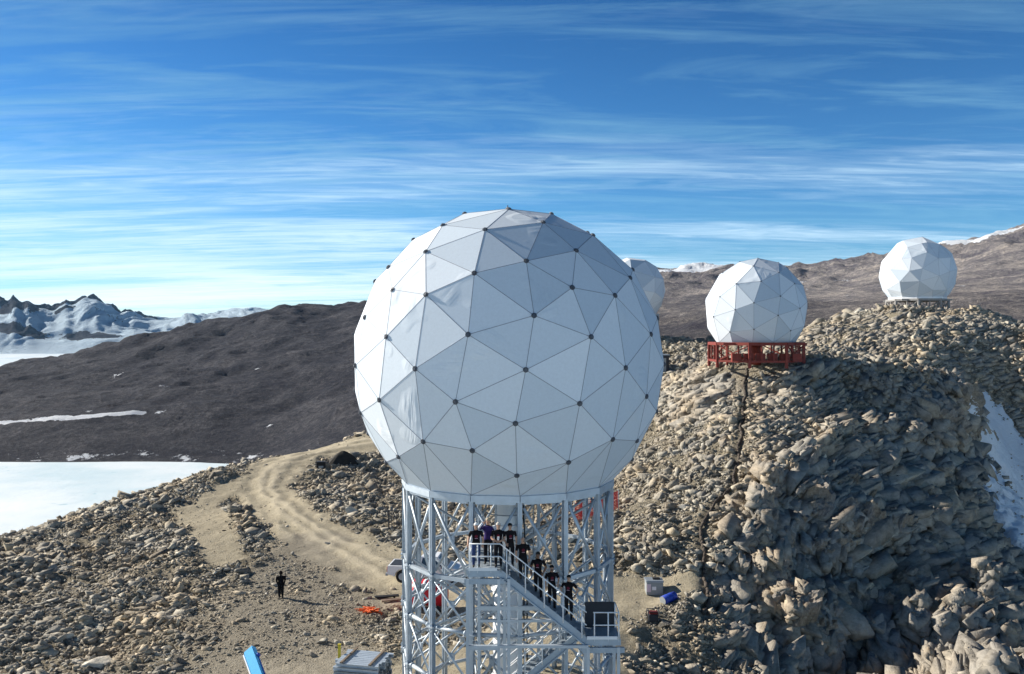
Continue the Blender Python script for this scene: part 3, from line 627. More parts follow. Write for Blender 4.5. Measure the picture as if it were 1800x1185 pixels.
for k in range(15):                                            # inner braces between column and legs
    x, y = lp[k]; ii = MB(); a = R(6.2+24*k); ix, iy = CX+1.75*math.sin(a), CY-1.75*math.cos(a)
    if k in (5, 8, 10):
        ii.bar((ix, iy, ZB), (ix, iy, ZT), .14, up=(0, 1, 0))
        nx_, ny_ = CX+1.75*math.sin(a+R(72)), CY-1.75*math.cos(a+R(72))
        for z, z2 in zip(LV, LV[1:]): ii.tube((ix, iy, z-.1), (nx_, ny_, z2), .045, n=6); ii.tube((nx_, ny_, z-.1), (ix, iy, z2), .045, n=6); ii.bar((ix, iy, z2), (nx_, ny_, z2), .1)
    if k in (13, 14, 0, 1) or math.cos(a) > .6:
        continue
    ii.tube((x, y, -9.9), (CX+.6*math.sin(a), CY-.6*math.cos(a), -12.6), .06, n=6)
    ii.tube((x, y, -12.0), (CX+.66*math.sin(a), CY-.66*math.cos(a), -9.95), .05, n=6)
    ii.tube((x, y, -14.1), (CX+.66*math.sin(a), CY-.66*math.cos(a), -12.1), .05, n=6)
    if k in (2, 3, 4, 5, 11): ii.tube((x, y, ZT-.3), (CX+.6*math.sin(a), CY-.6*math.cos(a), -9.4), .06, n=6)
    ii.build('inner_brace', M['steel'], tw)
cbm = MB()
for dx in (0.62, 0.72, 0.86): cbm.path([(CX+dx, CY-.55, ZB), (CX+dx, CY-.55, -10.5), (CX+dx*.8, CY-.45, -8), (CX+dx*.8, CY-.45, ZT)], .035)
cbm.build('cable_run', M['black'], tw)
ld = MB()                                                      # caged ladder beside the column
for s_ in (-.2, .2): ld.bar((CX+.95+s_, CY-.2, -9.9), (CX+.95+s_, CY-.2, ZT), .05, up=(0, 1, 0))
for i in range(12): ld.bar((CX+.75, CY-.2, -9.7+i*.28), (CX+1.15, CY-.2, -9.7+i*.28), .025)
ld.build('ladder', M['steel2'], tw)
hp = MB()
for z in (-7.3, -8.0, -9.1): 
    pts = [(CX+1.0*math.sin(a), CY-1.0*math.cos(a), z) for a in np.linspace(-2.2, 1.0, 10)]; hp.path(pts, .028)
hp.build('handrail', M['steel2'], tw)
pf = MB(); pf.box((-1.05, 34.9, -9.08), (1.1, 2.4, .06))
pf.build('walkway', M['grating'], tw)

# ------------------------------------------------------------------ access stair in front of the tower
st = empty('access_stair', (0.6, 33.0, ZB), 'galvanised zigzag stair with white railings bolted to the front of the tower', 'stair')
YF, YB = 32.45, 33.65; ZL = -9.0; XL0, XL1 = -1.65, -0.45; XR0, XR1, ZR_ = 2.82, 4.10, -11.60
YM = (YF+YB)/2
def landing(x0, x1, z, nm):
    d = MB(); d.box(((x0+x1)/2, YM, z-.03), (x1-x0, YB-YF, .05)); d.build(nm, M['grating'], st)
    for q_ in ((YF-.03, -.12, .04, .05, .24), (YB+.03, -.12, .04, .05, .24), (YF-.07, -.40, .30, .12, .20), (YB+.05, -.40, .30, .12, .20)):
        MB().box(((x0+x1)/2, q_[0], z+q_[1]), (x1-x0+q_[2], q_[3], q_[4])).build('edge_beam', M['steel3'], st)
    b_ = MB(); b_.box(((x0+x1)/2-.05, YF-.065, z+.05), (x1-x0-.12, .02, .12)); b_.build('kick_plate', M['white_rail'], st)
landing(XL0, XL1, ZL, 'landing'); landing(XR0, XR1, ZR_, 'landing')
def post(x, y, z1, z0_=ZB, w_=.115): MB().bar((x, y, z0_), (x, y, z1), w_, up=(0, 1, 0)).build('post', M['steel'], st)
for x in (-1.68, -.50, -.12): post(x, YF-.10, ZL-.30)
for x in (-1.30, -.30): post(x, YB+.10, ZL-.30)
for x in (2.88, 4.02): post(x, YF-.10, ZR_-.28); post(x, YB+.10, ZR_-.28)
def hb(x0, x1, y, z, h_=.17): MB().bar((x0, y, z), (x1, y, z), .145, h_).build('beam', M['steel'], st)
hb(-1.68, -.5, YF-.10, -11.9); hb(-.5, 2.88, YF-.10, -11.85, .11); hb(2.88, 4.02, YF-.10, -14.2); hb(-1.3, 2.88, YB+.1, -10.85); hb(-1.68, 2.88, YF-.10, -14.3, .12); hb(-1.3, 1.6, YB+.1, -11.35, .1)
for (x0, x1, z0_, z1) in ((-1.3, -.3, -11.6, -9.5), (-1.3, -.3, -14.0, -11.9)):
    MB().bar((x0, YB+.1, z0_), (x1, YB+.1, z1), .08).bar((x1, YB+.11, z0_), (x0, YB+.11, z1), .07).box(((x0+x1)/2, YB+.1, (z0_+z1)/2), (.2, .1, .2)).build('cross_brace', M['steel2'], st)
def flight(xa, za, xb, zb, y0, y1, rail_front=True, rail_back=True, nm='flight'):
    s_ = MB()
    for y in (y0, y1): s_.bar((xa, y, za-.12), (xb, y, zb-.12), .05, .28); s_.bar((xa, y-.05, za-.27), (xb, y-.05, zb-.27), .12, .05)
    s_.build('stringer', M['steel3'], st)
    n = int(abs(zb-za)/.19); tr = MB()
    for i in range(1, n): f = i/n; tr.box((xa+(xb-xa)*f, (y0+y1)/2, za+(zb-za)*f), (.27, y1-y0-.06, .035))
    tr.build('tread', M['grating'], st)
    for y, on in ((y0, rail_front), (y1, rail_back)):
        if not on: continue
        r_ = MB()
        for h_ in (1.0, .52): r_.tube((xa, y-.03, za+h_), (xb, y-.03, zb+h_), .024, n=6)
        for i in range(5): f = (i+.35)/4.6; r_.tube((xa+(xb-xa)*f, y-.03, za+(zb-za)*f-.1), (xa+(xb-xa)*f, y-.03, za+(zb-za)*f+1.0), .028, n=6)
        r_.build('handrail', M['white_rail'], st)
flight(XL1, ZL, XR0, ZR_, YF, YB)
flight(XR0, ZR_-.1, XL1+.1, -14.35, YB+.25, YB+1.25)
def rail(pts, posts):
    r_ = MB()
    for h_ in (1.0, .52): r_.path([(x, y, z+h_) for x, y, z in pts], .024)
    for x, y, z in posts: r_.tube((x, y, z-.1), (x, y, z+1.0), .028, n=6)
    r_.build('handrail', M['white_rail'], st)
rail([(XL0+.05, YB, ZL), (XL0+.05, YF-.03, ZL), (XL1, YF-.03, ZL)], [(XL0+.35, YF-.03, ZL), (XL0+.85, YF-.03, ZL), (XL0+.05, YF-.03, ZL), (XL0+.05, YB, ZL)])
rail([(XR0+.25, YF-.03, ZR_), (XR1-.06, YF-.03, ZR_), (XR1-.06, YB, ZR_)], [(XR0+.3, YF-.03, ZR_), (XR0+.82, YF-.03, ZR_), (XR1-.06, YF-.03, ZR_), (XR1-.06, YB, ZR_)])
mt = MB(); mt.box(((XR0+XR1)/2, YB+.12, ZR_+.48), (XR1-XR0-.1, .04, 1.0)); mt.build('wind_panel', M['dark'], st)

# ------------------------------------------------------------------ people
def skin_mesh(J, E_, lev=1):
    me = bpy.data.meshes.new('sk'); me.from_pydata([j[:3] for j in J], [], []) if False else None
    me.from_pydata([j[:3] for j in J], E_, []); o = bpy.data.objects.new('sk', me); COL.objects.link(o)
    md = o.modifiers.new('s', 'SKIN'); md.branch_smoothing = 0.4; md.use_smooth_shade = True
    for i, j in enumerate(J):
        v_ = me.skin_vertices[0].data[i]; v_.radius = j[3:5]; v_.use_root = (i == 0)
    sb_ = o.modifiers.new('b', 'SUBSURF'); sb_.levels = lev; sb_.render_levels = lev
    dg = bpy.context.evaluated_depsgraph_get(); dg.update(); me2 = bpy.data.meshes.new_from_object(o.evaluated_get(dg))
    bpy.data.objects.remove(o); return me2
SKIN = mat('skin', (0.50, 0.30, 0.21), 0.55); SKIN2 = mat('brown_skin', (0.22, 0.12, 0.075), 0.55); SHOE = mat('shoe', (0.03, 0.028, 0.026), 0.7)
MC = {}
def clothm(c):
    if c not in MC: MC[c] = mat('cloth', c, 0.9, noise=0.15, nscale=12, spec=0.1)
    return MC[c]
def person(label, foot, shirt, trousers, hairc, yaw=0.0, scale=1.0, arm_l=None, arm_r=None, sleeve=0.5, head='hair', headyaw=0.0, print_=True, legs=((-.10, 0, 0), (.10, 0, 0)), group=None, coat=False, skin=None, beard=False, back=False):
    # local frame: -Y is the way the chest faces, +X is the picture's right; arms are (elbow, wrist) points
    al = arm_l or ((-.27, .03, 1.16), (-.26, -.06, .92)); ar = arm_r or ((.27, .03, 1.16), (.26, -.06, .92))
    k = 1.42 if coat else 1.14
    (lx, ly, lz), (rx, ry, rz) = legs
    J = [(0, 0, .96, .155*k, .115*k), (0, .0, 1.10, .145*k, .108*k), (0, 0, 1.27, .165*k, .118*k), (0, .01, 1.40, .150*k, .105*k), (0, .01, 1.485, .085, .08), (0, 0, 1.54, .058, .058), (0, -.015, 1.61, .073, .085), (0, -.02, 1.68, .078, .098), (0, -.01, 1.755, .052, .062),
         (-.185*k, .01, 1.415, .068*k, .068*k), al[0]+(.045*k, .045*k), al[1]+(.031*k, .031*k), (.185*k, .01, 1.415, .068*k, .068*k), ar[0]+(.045*k, .045*k), ar[1]+(.031*k, .031*k),
         (-.095, 0, .86, .098*k, .10*k), (lx*.98, ly*.5-.03, .50+lz*.6, .066*k, .07*k), (lx, ly+.02, .10+lz, .046*k, .05*k), (lx*1.1, ly-.14, .045+lz, .042, .036),
         (.095, 0, .86, .098*k, .10*k), (rx*.98, ry*.5-.03, .50+rz*.6, .066*k, .07*k), (rx, ry+.02, .10+rz, .046*k, .05*k), (rx*1.1, ry-.14, .045+rz, .042, .036)]
    E_ = [(0, 1), (1, 2), (2, 3), (3, 4), (4, 5), (5, 6), (6, 7), (7, 8), (3, 9), (9, 10), (10, 11), (3, 12), (12, 13), (13, 14), (0, 15), (15, 16), (16, 17), (17, 18), (0, 19), (19, 20), (20, 21), (21, 22)]
    me = skin_mesh(J, E_, 2 if coat else 1)
    bm = bmesh.new(); bm.from_mesh(me)
    def extra(mb, mi):
        vs = [bm.verts.new(v) for v in mb.v]
        for f in mb.f:
            try: q = bm.faces.new([vs[i] for i in f]); q.material_index = mi; q.smooth = True
            except ValueError: pass
    Jv = [Vector(j[:3]) for j in J]
    part_of = {8: 0}
    for f in bm.faces:
        c_ = f.calc_center_median(); best = None
        for (a, b_) in E_:
            A, B = Jv[a], Jv[b_]; t_ = max(0, min(1, (c_-A).dot(B-A)/((B-A).length_squared))); d_ = (c_-A-(B-A)*t_).length-J[a][3]
            if best is None or d_ < best[0]: best = (d_, (a, b_), t_)
        e_, t_ = best[1], best[2]; mi = 0
        if e_ in ((4, 5), (5, 6), (6, 7), (7, 8)): mi = 1
        elif e_ in ((10, 11), (13, 14)): mi = 1 if sleeve < 1 else 0
        elif e_ in ((9, 10), (12, 13)): mi = 1 if t_ > sleeve+.2 else 0
        elif e_ in ((15, 16), (16, 17), (19, 20), (20, 21)) or c_.z < .97: mi = 2
        if e_ in ((17, 18), (21, 22)): mi = 3
        if c_.z > 1.505 and abs(c_.x) < .13 and (c_-Jv[11]).length > .1 and (c_-Jv[10]).length > .07: mi = 1
        f.material_index = mi
    hx_ = MB(); hy_ = math.sin(headyaw)*.05
    hx_.ellipsoid((hy_, -.118, 1.655), (.013, .02, .022), 6, 4)                      # nose
    for s_ in (-1, 1): hx_.ellipsoid((.083*s_, -.005, 1.66), (.012, .022, .03), 6, 4)   # ears
    extra(hx_, 1)
    ey = MB()
    for s_ in (-1, 1): ey.ellipsoid((.032*s_+hy_, -.108, 1.675), (.013, .008, .008), 6, 4)
    ey.box((hy_, -.106, 1.612), (.045, .01, .008)); extra(ey, 3)
    for (el, wr), sd in ((al, -1), (ar, 1)):                                         # hands: palm, four fingers, thumb
        d = (Vector(wr)-Vector(el)).normalized(); x_ = d.cross(Vector((0, 1, 0.05))).normalized()*sd; n_ = d.cross(x_)
        h = MB(); w0 = Vector(wr); h.bar(w0, w0+d*.095, .078, .032, up=n_)
        for q, L in enumerate((.066, .076, .072, .056)):
            b0 = w0+d*.088+x_*(-.03+.02*q); b1 = b0+(d*.9+n_*.35).normalized()*L*.55; h.tube(b0, b1, .009, .0085, n=5); h.tube(b1, b1+(d*.5+n_*.85).normalized()*L*.5, .0085, .007, n=5)
        b0 = w0+d*.03-x_*.036; b1 = b0+(d*.6-x_*.75+n_*.3).normalized()*.04; h.tube(b0, b1, .011, .010, n=5); h.tube(b1, b1+(d+n_*.3).normalized()*.03, .010, .008, n=5)
        extra(h, 1)
    scale *= .955
    M4 = Matrix.Rotation(yaw, 4, 'Z') @ Matrix.Scale(scale, 4); bm.transform(M4)
    bmesh.ops.recalc_face_normals(bm, faces=bm.faces)
    while len(me.materials) < 4: me.materials.append(None)
    for q_, m_ in enumerate((clothm(shirt), skin or SKIN, clothm(trousers), SHOE)): me.materials[q_] = m_
    bm.to_mesh(me); bm.free()
    root = empty('person', foot, label, 'person', group)
    b = link_mesh('body', me, None, root); me.name = 'body'
    def local(mb, nm, m_):
        mb.v = [M4 @ v_ for v_ in mb.v]; return mb.build(nm, m_, root, local=True)
    if head in ('hair', 'cap'):
        hr = MB(); hr.ellipsoid((0, .008, 1.70), (.094, .112, .095), 12, 6, zmin=-.25, rot=Matrix.Rotation(-.28, 3, 'X')); local(hr, 'hair' if head == 'hair' else 'cap', clothm(hairc))
        if head == 'cap': local(MB().ellipsoid((hy_*1.2, -.135, 1.735), (.07, .07, .012), 10, 5), 'cap_brim', clothm(hairc))
    if head == 'hood': local(MB().ellipsoid((0, .015, 1.69), (.115, .125, .135), 12, 8), 'hood', clothm(hairc))
    if print_:
        p_ = MB(); p_.ellipsoid((0, -.122, 1.27), (.066, .012, .06), 12, 5); local(p_, 'shirt_print', clothm((.14, .02, .035)))
        p_ = MB(); p_.box((0, -.126, 1.185), (.12, .01, .02)); local(p_, 'shirt_stripe', clothm((.45, .28, .33)))
    if beard: local(MB().ellipsoid((0, -.075, 1.585), (.062, .05, .06), 10, 6), 'beard', clothm((.16, .10, .07)))
    return root
BLK = (.012, .010, .012); PANT = (.014, .014, .018)
GP = 'people posing on the stair of the tower'
XARM = dict(arm_l=((-.25, -.10, 1.17), (-.03, -.24, 1.19)), arm_r=((.25, -.10, 1.17), (.06, -.25, 1.15)))
def sx(px, y=32.95): return (px-900)/F*y
def sz(x): return ZL+(ZR_-ZL)*(x-XL1)/(XR0-XL1) if x > XL1 else ZL
def stepz(x):
    if x <= XL1: return ZL
    n = int(abs(ZR_-ZL)/.19); f = round((x-XL1)/(XR0-XL1)*n)/n; return ZL+(ZR_-ZL)*f+.02
RAILL = ((-.30, -.02, 1.16), (-.27, -.34, 1.03)); RAILR = ((.30, -.02, 1.16), (.27, -.34, 1.03))
LG = ((-.10, .03, 0), (.10, -.03, 0))
person('white-haired man in black T-shirt and blue jeans, leftmost on the upper landing', (sx(837), 32.85, ZL), BLK, (.03, .05, .13), (.75, .74, .72), .1, 1.0, arm_l=((-.30, .0, 1.16), (-.34, -.26, .98)), group=GP)
pv = person('person in purple vest with white sleeves, one arm raised, on the upper landing', (sx(857.5), 33.25, ZL), (.045, .03, .13), PANT, (.45, .36, .25), -.1, 1.06, arm_l=((-.30, -.18, 1.38), (-.14, -.26, 1.60)), sleeve=2.0, print_=False, group=GP)
person('man in black T-shirt holding a white cup, third on the upper landing', (sx(876), 32.92, ZL), BLK, PANT, (.60, .55, .48), 0, 1.0, arm_l=((-.27, -.05, 1.14), (-.07, -.27, 1.08)), arm_r=((.27, -.05, 1.14), (.07, -.27, 1.08)), group=GP)
person('person in black T-shirt and dark cap, rightmost on the upper landing', (sx(896.5), 33.0, ZL), BLK, PANT, (.02, .02, .02), .22, .97, head='cap', arm_l=((-.27, .05, 1.17), (-.20, -.16, 1.00)), legs=((-.14, .02, 0), (.10, -.05, 0)), group=GP)
def onstair(px, label, **kw):
    x = sx(px); za = stepz(x); kw.setdefault('legs', ((-.09, .0, .10), (.12, -.03, -.09)))
    return person(label, (x, kw.pop('y', 32.95), za-.0), BLK, PANT, kw.pop('hair', (.02, .02, .02)), group=GP, **kw)
onstair(919, 'bald man in black T-shirt, highest on the stair flight', head='none', scale=1.02, yaw=.15, arm_r=((.28, .0, 1.15), (.24, -.12, .93)))
onstair(946, 'dark-haired person in black T-shirt, second down the stair flight', y=33.05, yaw=-.25, scale=1.01, arm_l=((-.29, -.02, 1.18), (-.24, -.20, 1.02)), arm_r=((.32, .04, 1.18), (.22, -.04, .96)), skin=SKIN2)
onstair(970, 'bearded person in black T-shirt and dark cap, third down the stair flight', head='cap', scale=.96, yaw=.12, beard=True, arm_r=((.31, .06, 1.18), (.24, -.12, 1.0)))
onstair(1000, 'dark-haired person in black T-shirt leaning on the rail, lowest on the stair flight', arm_l=((-.33, -.05, 1.22), (-.22, -.28, 1.08)), arm_r=((.36, .05, 1.2), (.30, -.1, 1.0)), yaw=-.3, scale=.97)
cup = empty('cup', (sx(876)+.0, 32.62, ZL+1.10), 'white paper cup held by the third man on the landing', 'cup')
MB().tube((sx(876), 32.62, ZL+1.09), (sx(876), 32.62, ZL+1.21), .032, .042, n=12).build('cup_wall', M['paper'], cup); MB().tube((sx(876), 32.62, ZL+1.21), (sx(876), 32.62, ZL+1.222), .045, n=12).build('lid', M['white_paint'], cup)
wsl = MB()                                                     # white sleeves of the purple vest
px_, py_, pz_ = sx(857.5), 33.25, ZL
for pts, r_ in ((((-.20, 0, 1.43), (-.30, -.18, 1.38), (-.15, -.25, 1.58)), .062), (((.20, 0, 1.42), (.27, .03, 1.16), (.26, -.05, .94)), .060)):
    p3 = [Matrix.Rotation(-.1, 3, 'Z') @ Vector(q)*1.06+Vector((px_, py_, pz_)) for q in pts]
    wsl.tube(p3[0], p3[1], r_*1.1, r_, n=10); wsl.tube(p3[1], p3[2], r_, r_*.75, n=10)
wsl.build('sleeve', clothm((.70, .72, .78)), pv)

def G(px, py):                     # point on the finished ground under a sight line
    x, y = hit(px, py, zN); return Vector((x, y, float(zN(x, y))))
g = G(493, 1053)
person('lone person in black hooded coat standing on the gravel with a long shadow', (g.x, g.y, g.z), (.008, .008, .010), (.010, .010, .012), (.008, .008, .010), .3, .99, sleeve=2.0, head='hood', print_=False, coat=True, skin=clothm((.012, .012, .014)), arm_l=((-.27, .02, 1.16), (-.20, -.12, .98)), arm_r=((.27, .02, 1.16), (.20, -.12, .98)))

# ------------------------------------------------------------------ pickup truck behind the tower
def pickup(loc, yaw):
    root = empty('pickup_truck', loc, 'white pickup truck parked behind the left legs of the tower', 'pickup truck'); root.rotation_euler = (0, 0, yaw)
    wx_ = (-1.65, 1.60); rw = .42; prof_ = [(-2.65, .55), (-2.65, .98), (-2.62, 1.12), (-0.55, 1.12), (-.55, 1.10), (1.35, 1.10), (2.25, 1.00), (2.55, .85), (2.62, .50), (2.10, .42)]
    for wc in (1.60, -1.65):
        prof_ += [(wc+rw*1.2*math.cos(a), .42+rw*1.2*math.sin(a)) for a in np.linspace(0, math.pi, 9)]
    prof_ += [(-2.2, .45)]
    b = MB(); n = len(prof_); vs = [(x, -.90, z) for x, z in prof_]+[(x, .90, z) for x, z in prof_]
    b.add(vs, [list(range(n))[::-1], [n+i for i in range(n)]]+[(i, (i+1) % n, n+(i+1) % n, n+i) for i in range(n)])
    body = b.build('body', M['white_paint'], root, local=True)
    bd = MB(); bd.box((-1.60, 0, 1.125), (1.85, 1.5, .012)); bd.build('cargo_bed', M['dark'], root, local=True)
    c_ = MB(); lo = [(-.60, 1.10), (1.40, 1.10)]; hi_ = [(-.42, 1.72), (.70, 1.72)]
    vs = [(lo[0][0], -.86, 1.09), (lo[1][0], -.86, 1.09), (lo[1][0], .86, 1.09), (lo[0][0], .86, 1.09), (hi_[0][0], -.68, 1.74), (hi_[1][0], -.68, 1.74), (hi_[1][0], .68, 1.74), (hi_[0][0], .68, 1.74)]
    c_.add(vs, [(0, 1, 5, 4), (1, 2, 6, 5), (2, 3, 7, 6), (3, 0, 4, 7), (4, 5, 6, 7)]); c_.build('cab', M['white_paint'], root, local=True)
    for s_ in (-1, 1):
        for (a0, a1, b0, b1) in ((-.40, .22, -.30, .22), (.30, 1.14, .30, .66)):
            yy = lambda z: s_*(.86-.18*(z-1.09)/.65+.006); wv = [(a0, yy(1.16), 1.16), (a1, yy(1.16), 1.16), (b1, yy(1.66), 1.66), (b0, yy(1.66), 1.66)]
            q = MB(); q.add(wv+[(x, y-s_*.02, z) for x, y, z in wv], [(0, 1, 2, 3), (4, 7, 6, 5), (0, 4, 5, 1), (1, 5, 6, 2), (2, 6, 7, 3), (3, 7, 4, 0)]); q.build('side_window', M['glass'], root, local=True)
        d = MB(); d.box((.45, s_*.906, .78), (.95, .015, .62)); dd = d.build('door', M['white_paint'], root, local=True)
        MB().box((.10, s_*.925, .98), (.14, .03, .04)).build('handle', M['black'], dd, local=True)
        MB().box((2.56, s_*.70, .82), (.1, .30, .16)).build('headlight', M['lamp_clear'], root, local=True)
        MB().box((-2.65, s_*.80, .85), (.06, .14, .34)).build('taillight', M['lamp_red'], root, local=True)
        MB().box((1.05, s_*1.02, 1.16), (.10, .2, .16)).build('mirror', M['black'], root, local=True)
    q = MB(); q.add([(1.33, -.76, 1.14), (1.33, .76, 1.14), (.76, .64, 1.68), (.76, -.64, 1.68), (1.36, -.76, 1.15), (1.36, .76, 1.15), (.79, .64, 1.69), (.79, -.64, 1.69)], [(0, 1, 2, 3), (4, 7, 6, 5), (0, 4, 5, 1), (1, 5, 6, 2), (2, 6, 7, 3), (3, 7, 4, 0)]); q.build('windscreen', M['glass'], root, local=True)
    MB().box((-2.72, 0, .52), (.14, 1.7, .16)).build('rear_bumper', M['steel2'], root, local=True); MB().box((2.62, 0, .52), (.16, 1.75, .22)).build('front_bumper', M['dark'], root, local=True)
    for wc in wx_:
        for s_ in (-1, 1):
            wh = MB(); wh.tube((wc, s_*.68, rw), (wc, s_*.91, rw), rw, n=20, sm=False); wo = wh.build('wheel', M['black'], root, local=True)
            rm = MB(); rm.tube((wc, s_*.90, rw), (wc, s_*.93, rw), .25, .22, n=16, sm=False)
            for k in range(5): a = k*1.2566; rm.bar((wc, s_*.935, rw), (wc+.22*math.cos(a), s_*.935, rw+.22*math.sin(a)), .06, .02, up=(0, 1, 0))
            rm.build('rim', M['steel'], wo, local=True)
    return root
g = G(752, 1030); pickup((g.x, g.y+.9, float(zN(g.x, g.y+.9))+.03), R(-6))

# ------------------------------------------------------------------ small things on the ground
g = G(750, 1072); x, y, z = g; tk = empty('storage_tank', (x, y, z), 'rounded red tank on a frame, seen through the left side of the tower', 'tank')
b = MB(); b.tube((x-1.15, y+.2, z+1.0), (x+1.05, y-.1, z+1.0), .78, n=20); b.ellipsoid((x-1.15, y+.2, z+1.0), (.3, .78, .78)); b.ellipsoid((x+1.05, y-.1, z+1.0), (.3, .78, .78)); b.build('drum', M['red'], tk)
b = MB(); b.tube((x-.12, y+.07, z+1.0), (x+.06, y+.03, z+1.0), .795, n=20); b.build('band', M['white_paint'], tk)
b = MB(); 
for s_ in (-.7, .7): b.box((x+s_, y+.05, z+.22), (.14, 1.1, .5))
b.build('cradle', M['dark'], tk); b = MB(); b.tube((x+.3, y, z+1.7), (x+.3, y, z+1.9), .14, n=12); b.build('filler_cap', M['dark'], tk)

g = G(1152, 1050); x, y, z = g; bx_ = empty('equipment_box', (x, y, z), 'grey lidded equipment box with white labels on the sandy patch', 'box')
MB().box((x, y+.5, z+.44), (1.05, .85, .8)).build('case', M['grey'], bx_, bevel=.03); MB().box((x, y+.5, z+.90), (1.14, .94, .12)).build('lid', M['steel2'], bx_, bevel=.03)
b = MB(); b.box((x+.15, y+.5, z+1.0), (.45, .3, .08)); b.build('lid_handle', M['black'], bx_); MB().box((x-.38, y+.07, z+.50), (.24, .02, .5)).build('label_sheet', M['pink'], bx_); MB().box((x-.05, y+.07, z+.48), (.26, .02, .22)).build('label_sheet', M['paper'], bx_)
g = G(1177, 1062); x, y, z = g; br_ = empty('barrel', (x, y, z), 'blue plastic barrel lying on its side by the grey box', 'barrel')
ax = Vector((.42, .30, .06)); c_ = Vector((x, y+.2, z+.24)); b = MB(); b.tube(c_-ax, c_+ax, .27, n=18); b.tube(c_-ax*.35, c_-ax*.28, .285, n=18); b.tube(c_+ax*.28, c_+ax*.35, .285, n=18); b.build('shell', M['navy'], br_); MB().tube(c_-ax*1.03, c_-ax*.98, .25, n=18).build('end_cap', M['grey'], br_)
g = G(1150, 1100); x, y, z = g; mc = empty('generator', (x, y, z), 'dark red generator in a tube frame below the blue barrel', 'generator')
MB().box((x, y+.3, z+.34), (.55, .45, .42)).build('engine_block', M['dark'], mc, bevel=.03); MB().box((x+.02, y+.3, z+.62), (.5, .36, .16)).build('fuel_tank', mat('dark_red', (.16, .012, .012), .5), mc, bevel=.04)
b = MB()
for s_ in (-.34, .34): b.path([(x+s_, y, z), (x+s_, y, z+.75), (x+s_, y+.6, z+.75), (x+s_, y+.6, z)], .022)
for yy_ in (0, .6): b.bar((x-.34, y+yy_, z+.75), (x+.34, y+yy_, z+.75), .04); b.bar((x-.34, y+yy_, z+.06), (x+.34, y+yy_, z+.06), .04)
b.build('tube_frame', M['dark'], mc)
# red mesh barrier behind the tower
x, y, z = G(1030, 925); nb_ = empty('mesh_barrier', (x, y, z), 'red plastic mesh barrier strung on posts behind the right side of the tower', 'barrier')
pts = [Vector((x-.9, y, z)), Vector((x+.3, y+.3, z)), Vector((x+1.5, y+.2, z+.1)), Vector((x+2.6, y+.6, z+.2))]
for p in pts: p.z = float(zN(p.x, p.y)); MB().tube(p-Vector((0, 0, .2)), p+Vector((0, 0, 1.9)), .035).build('post', M['steel2'], nb_)
b = MB()
for p, q in zip(pts, pts[1:]):
    for i in range(11): h_ = .5+i*.13; b.bar(p+Vector((0, 0, h_)), q+Vector((0, 0, h_)), .012, .055)
    for i in range(12): r_ = p.lerp(q, i/12); b.bar(r_+Vector((0, 0, .5)), r_+Vector((0, 0, 1.8)), .05, .012, up=(0, 1, 0))
b.build('mesh', M['red'], nb_)
# steel bundle and marker post
x, y, z = G(648, 1185); z = float(zN(x, y-1)); sb2 = empty('steel_bundle', (x, y-1, z), 'stack of galvanised steel sections left of the tower foot', 'steel stack')
yb = y-1.6; rM = Matrix.Rotation(-.22, 3, 'Z'); r_ = random.Random(5)
for j in range(7):
    b = MB(); n_ = 9
    for i in range(n_):
        L = 2.2+r_.uniform(-.15, .15); c_ = Vector((x, yb, z+.14+j*.19))+rM @ Vector((r_.uniform(-.07, .07), -.85+i*.2, 0))
        b.box(c_, (L, .05, .15), rM); b.box(c_+Vector((0, 0, .07)), (L, .17, .015), rM); b.box(c_-Vector((0, 0, .07)), (L, .17, .015), rM)
    b.build('steel_section', M['steel'] if j > 4 else M['steel2'], sb2)
b = MB()
for s_ in (-.7, .7):
    for j in (0.02, 1.42): b.box(Vector((x, yb, z+j))+rM @ Vector((s_, 0, 0)), (.1, 2.0, .06), rM)
b.build('timber', M['wood'], sb2)
x2, y2, z2 = G(611, 1180); yp = empty('marker_post', (x2, y2-1.5, float(zN(x2, y2-1.5))), 'yellow upright post at the left end of the steel stack', 'post')
zq = float(zN(x2, y2-1.5)); MB().box((x2-.12, y2-1.5, zq+.85), (.13, .10, 1.75)).build('shaft', M['yellow'], yp, bevel=.012); MB().box((x2-.12, y2-1.5, zq+.03), (.34, .3, .05)).build('foot_plate', M['yellow'], yp); MB().box((x2-.12, y2-1.5, zq+1.75), (.15, .12, .04)).build('cap', M['yellow'], yp)
# bright blue boom leaning in at the bottom edge
A = Vector(W(438, 1143, 40.5)); B = Vector(W(505, 1330, 36.5)); zb_ = float(zN(B.x, B.y)); bm_ = empty('crane_boom', (B.x, B.y, zb_), 'bright blue steel boom sticking up at the bottom edge left of the tower', 'boom')
MB().bar(A, B, .52, .30, up=(-.2, -1, .3)).build('boom_tube', M['blue'], bm_, bevel=.03); sd_ = (B-A).normalized().cross(Vector((-.2, -1, .3))).normalized()
MB().bar(A+sd_*.29+Vector((0, 0, -.1)), B+sd_*.29, .06, .26, up=(-.2, -1, .3)).build('side_plate', M['white_paint'], bm_)
b = MB(); C_ = A.lerp(B, .10)-sd_*.30; b.tube(C_, C_-sd_*.06, .10, n=12); b.bar(C_+Vector((0, 0, -.1)), A.lerp(B, .42)-sd_*.28, .05, .09); b.build('hydraulic_ram', M['navy'], bm_)
MB().tube(B, (B.x, B.y, zb_), .22, .3).build('boom_foot', M['blue'], bm_)
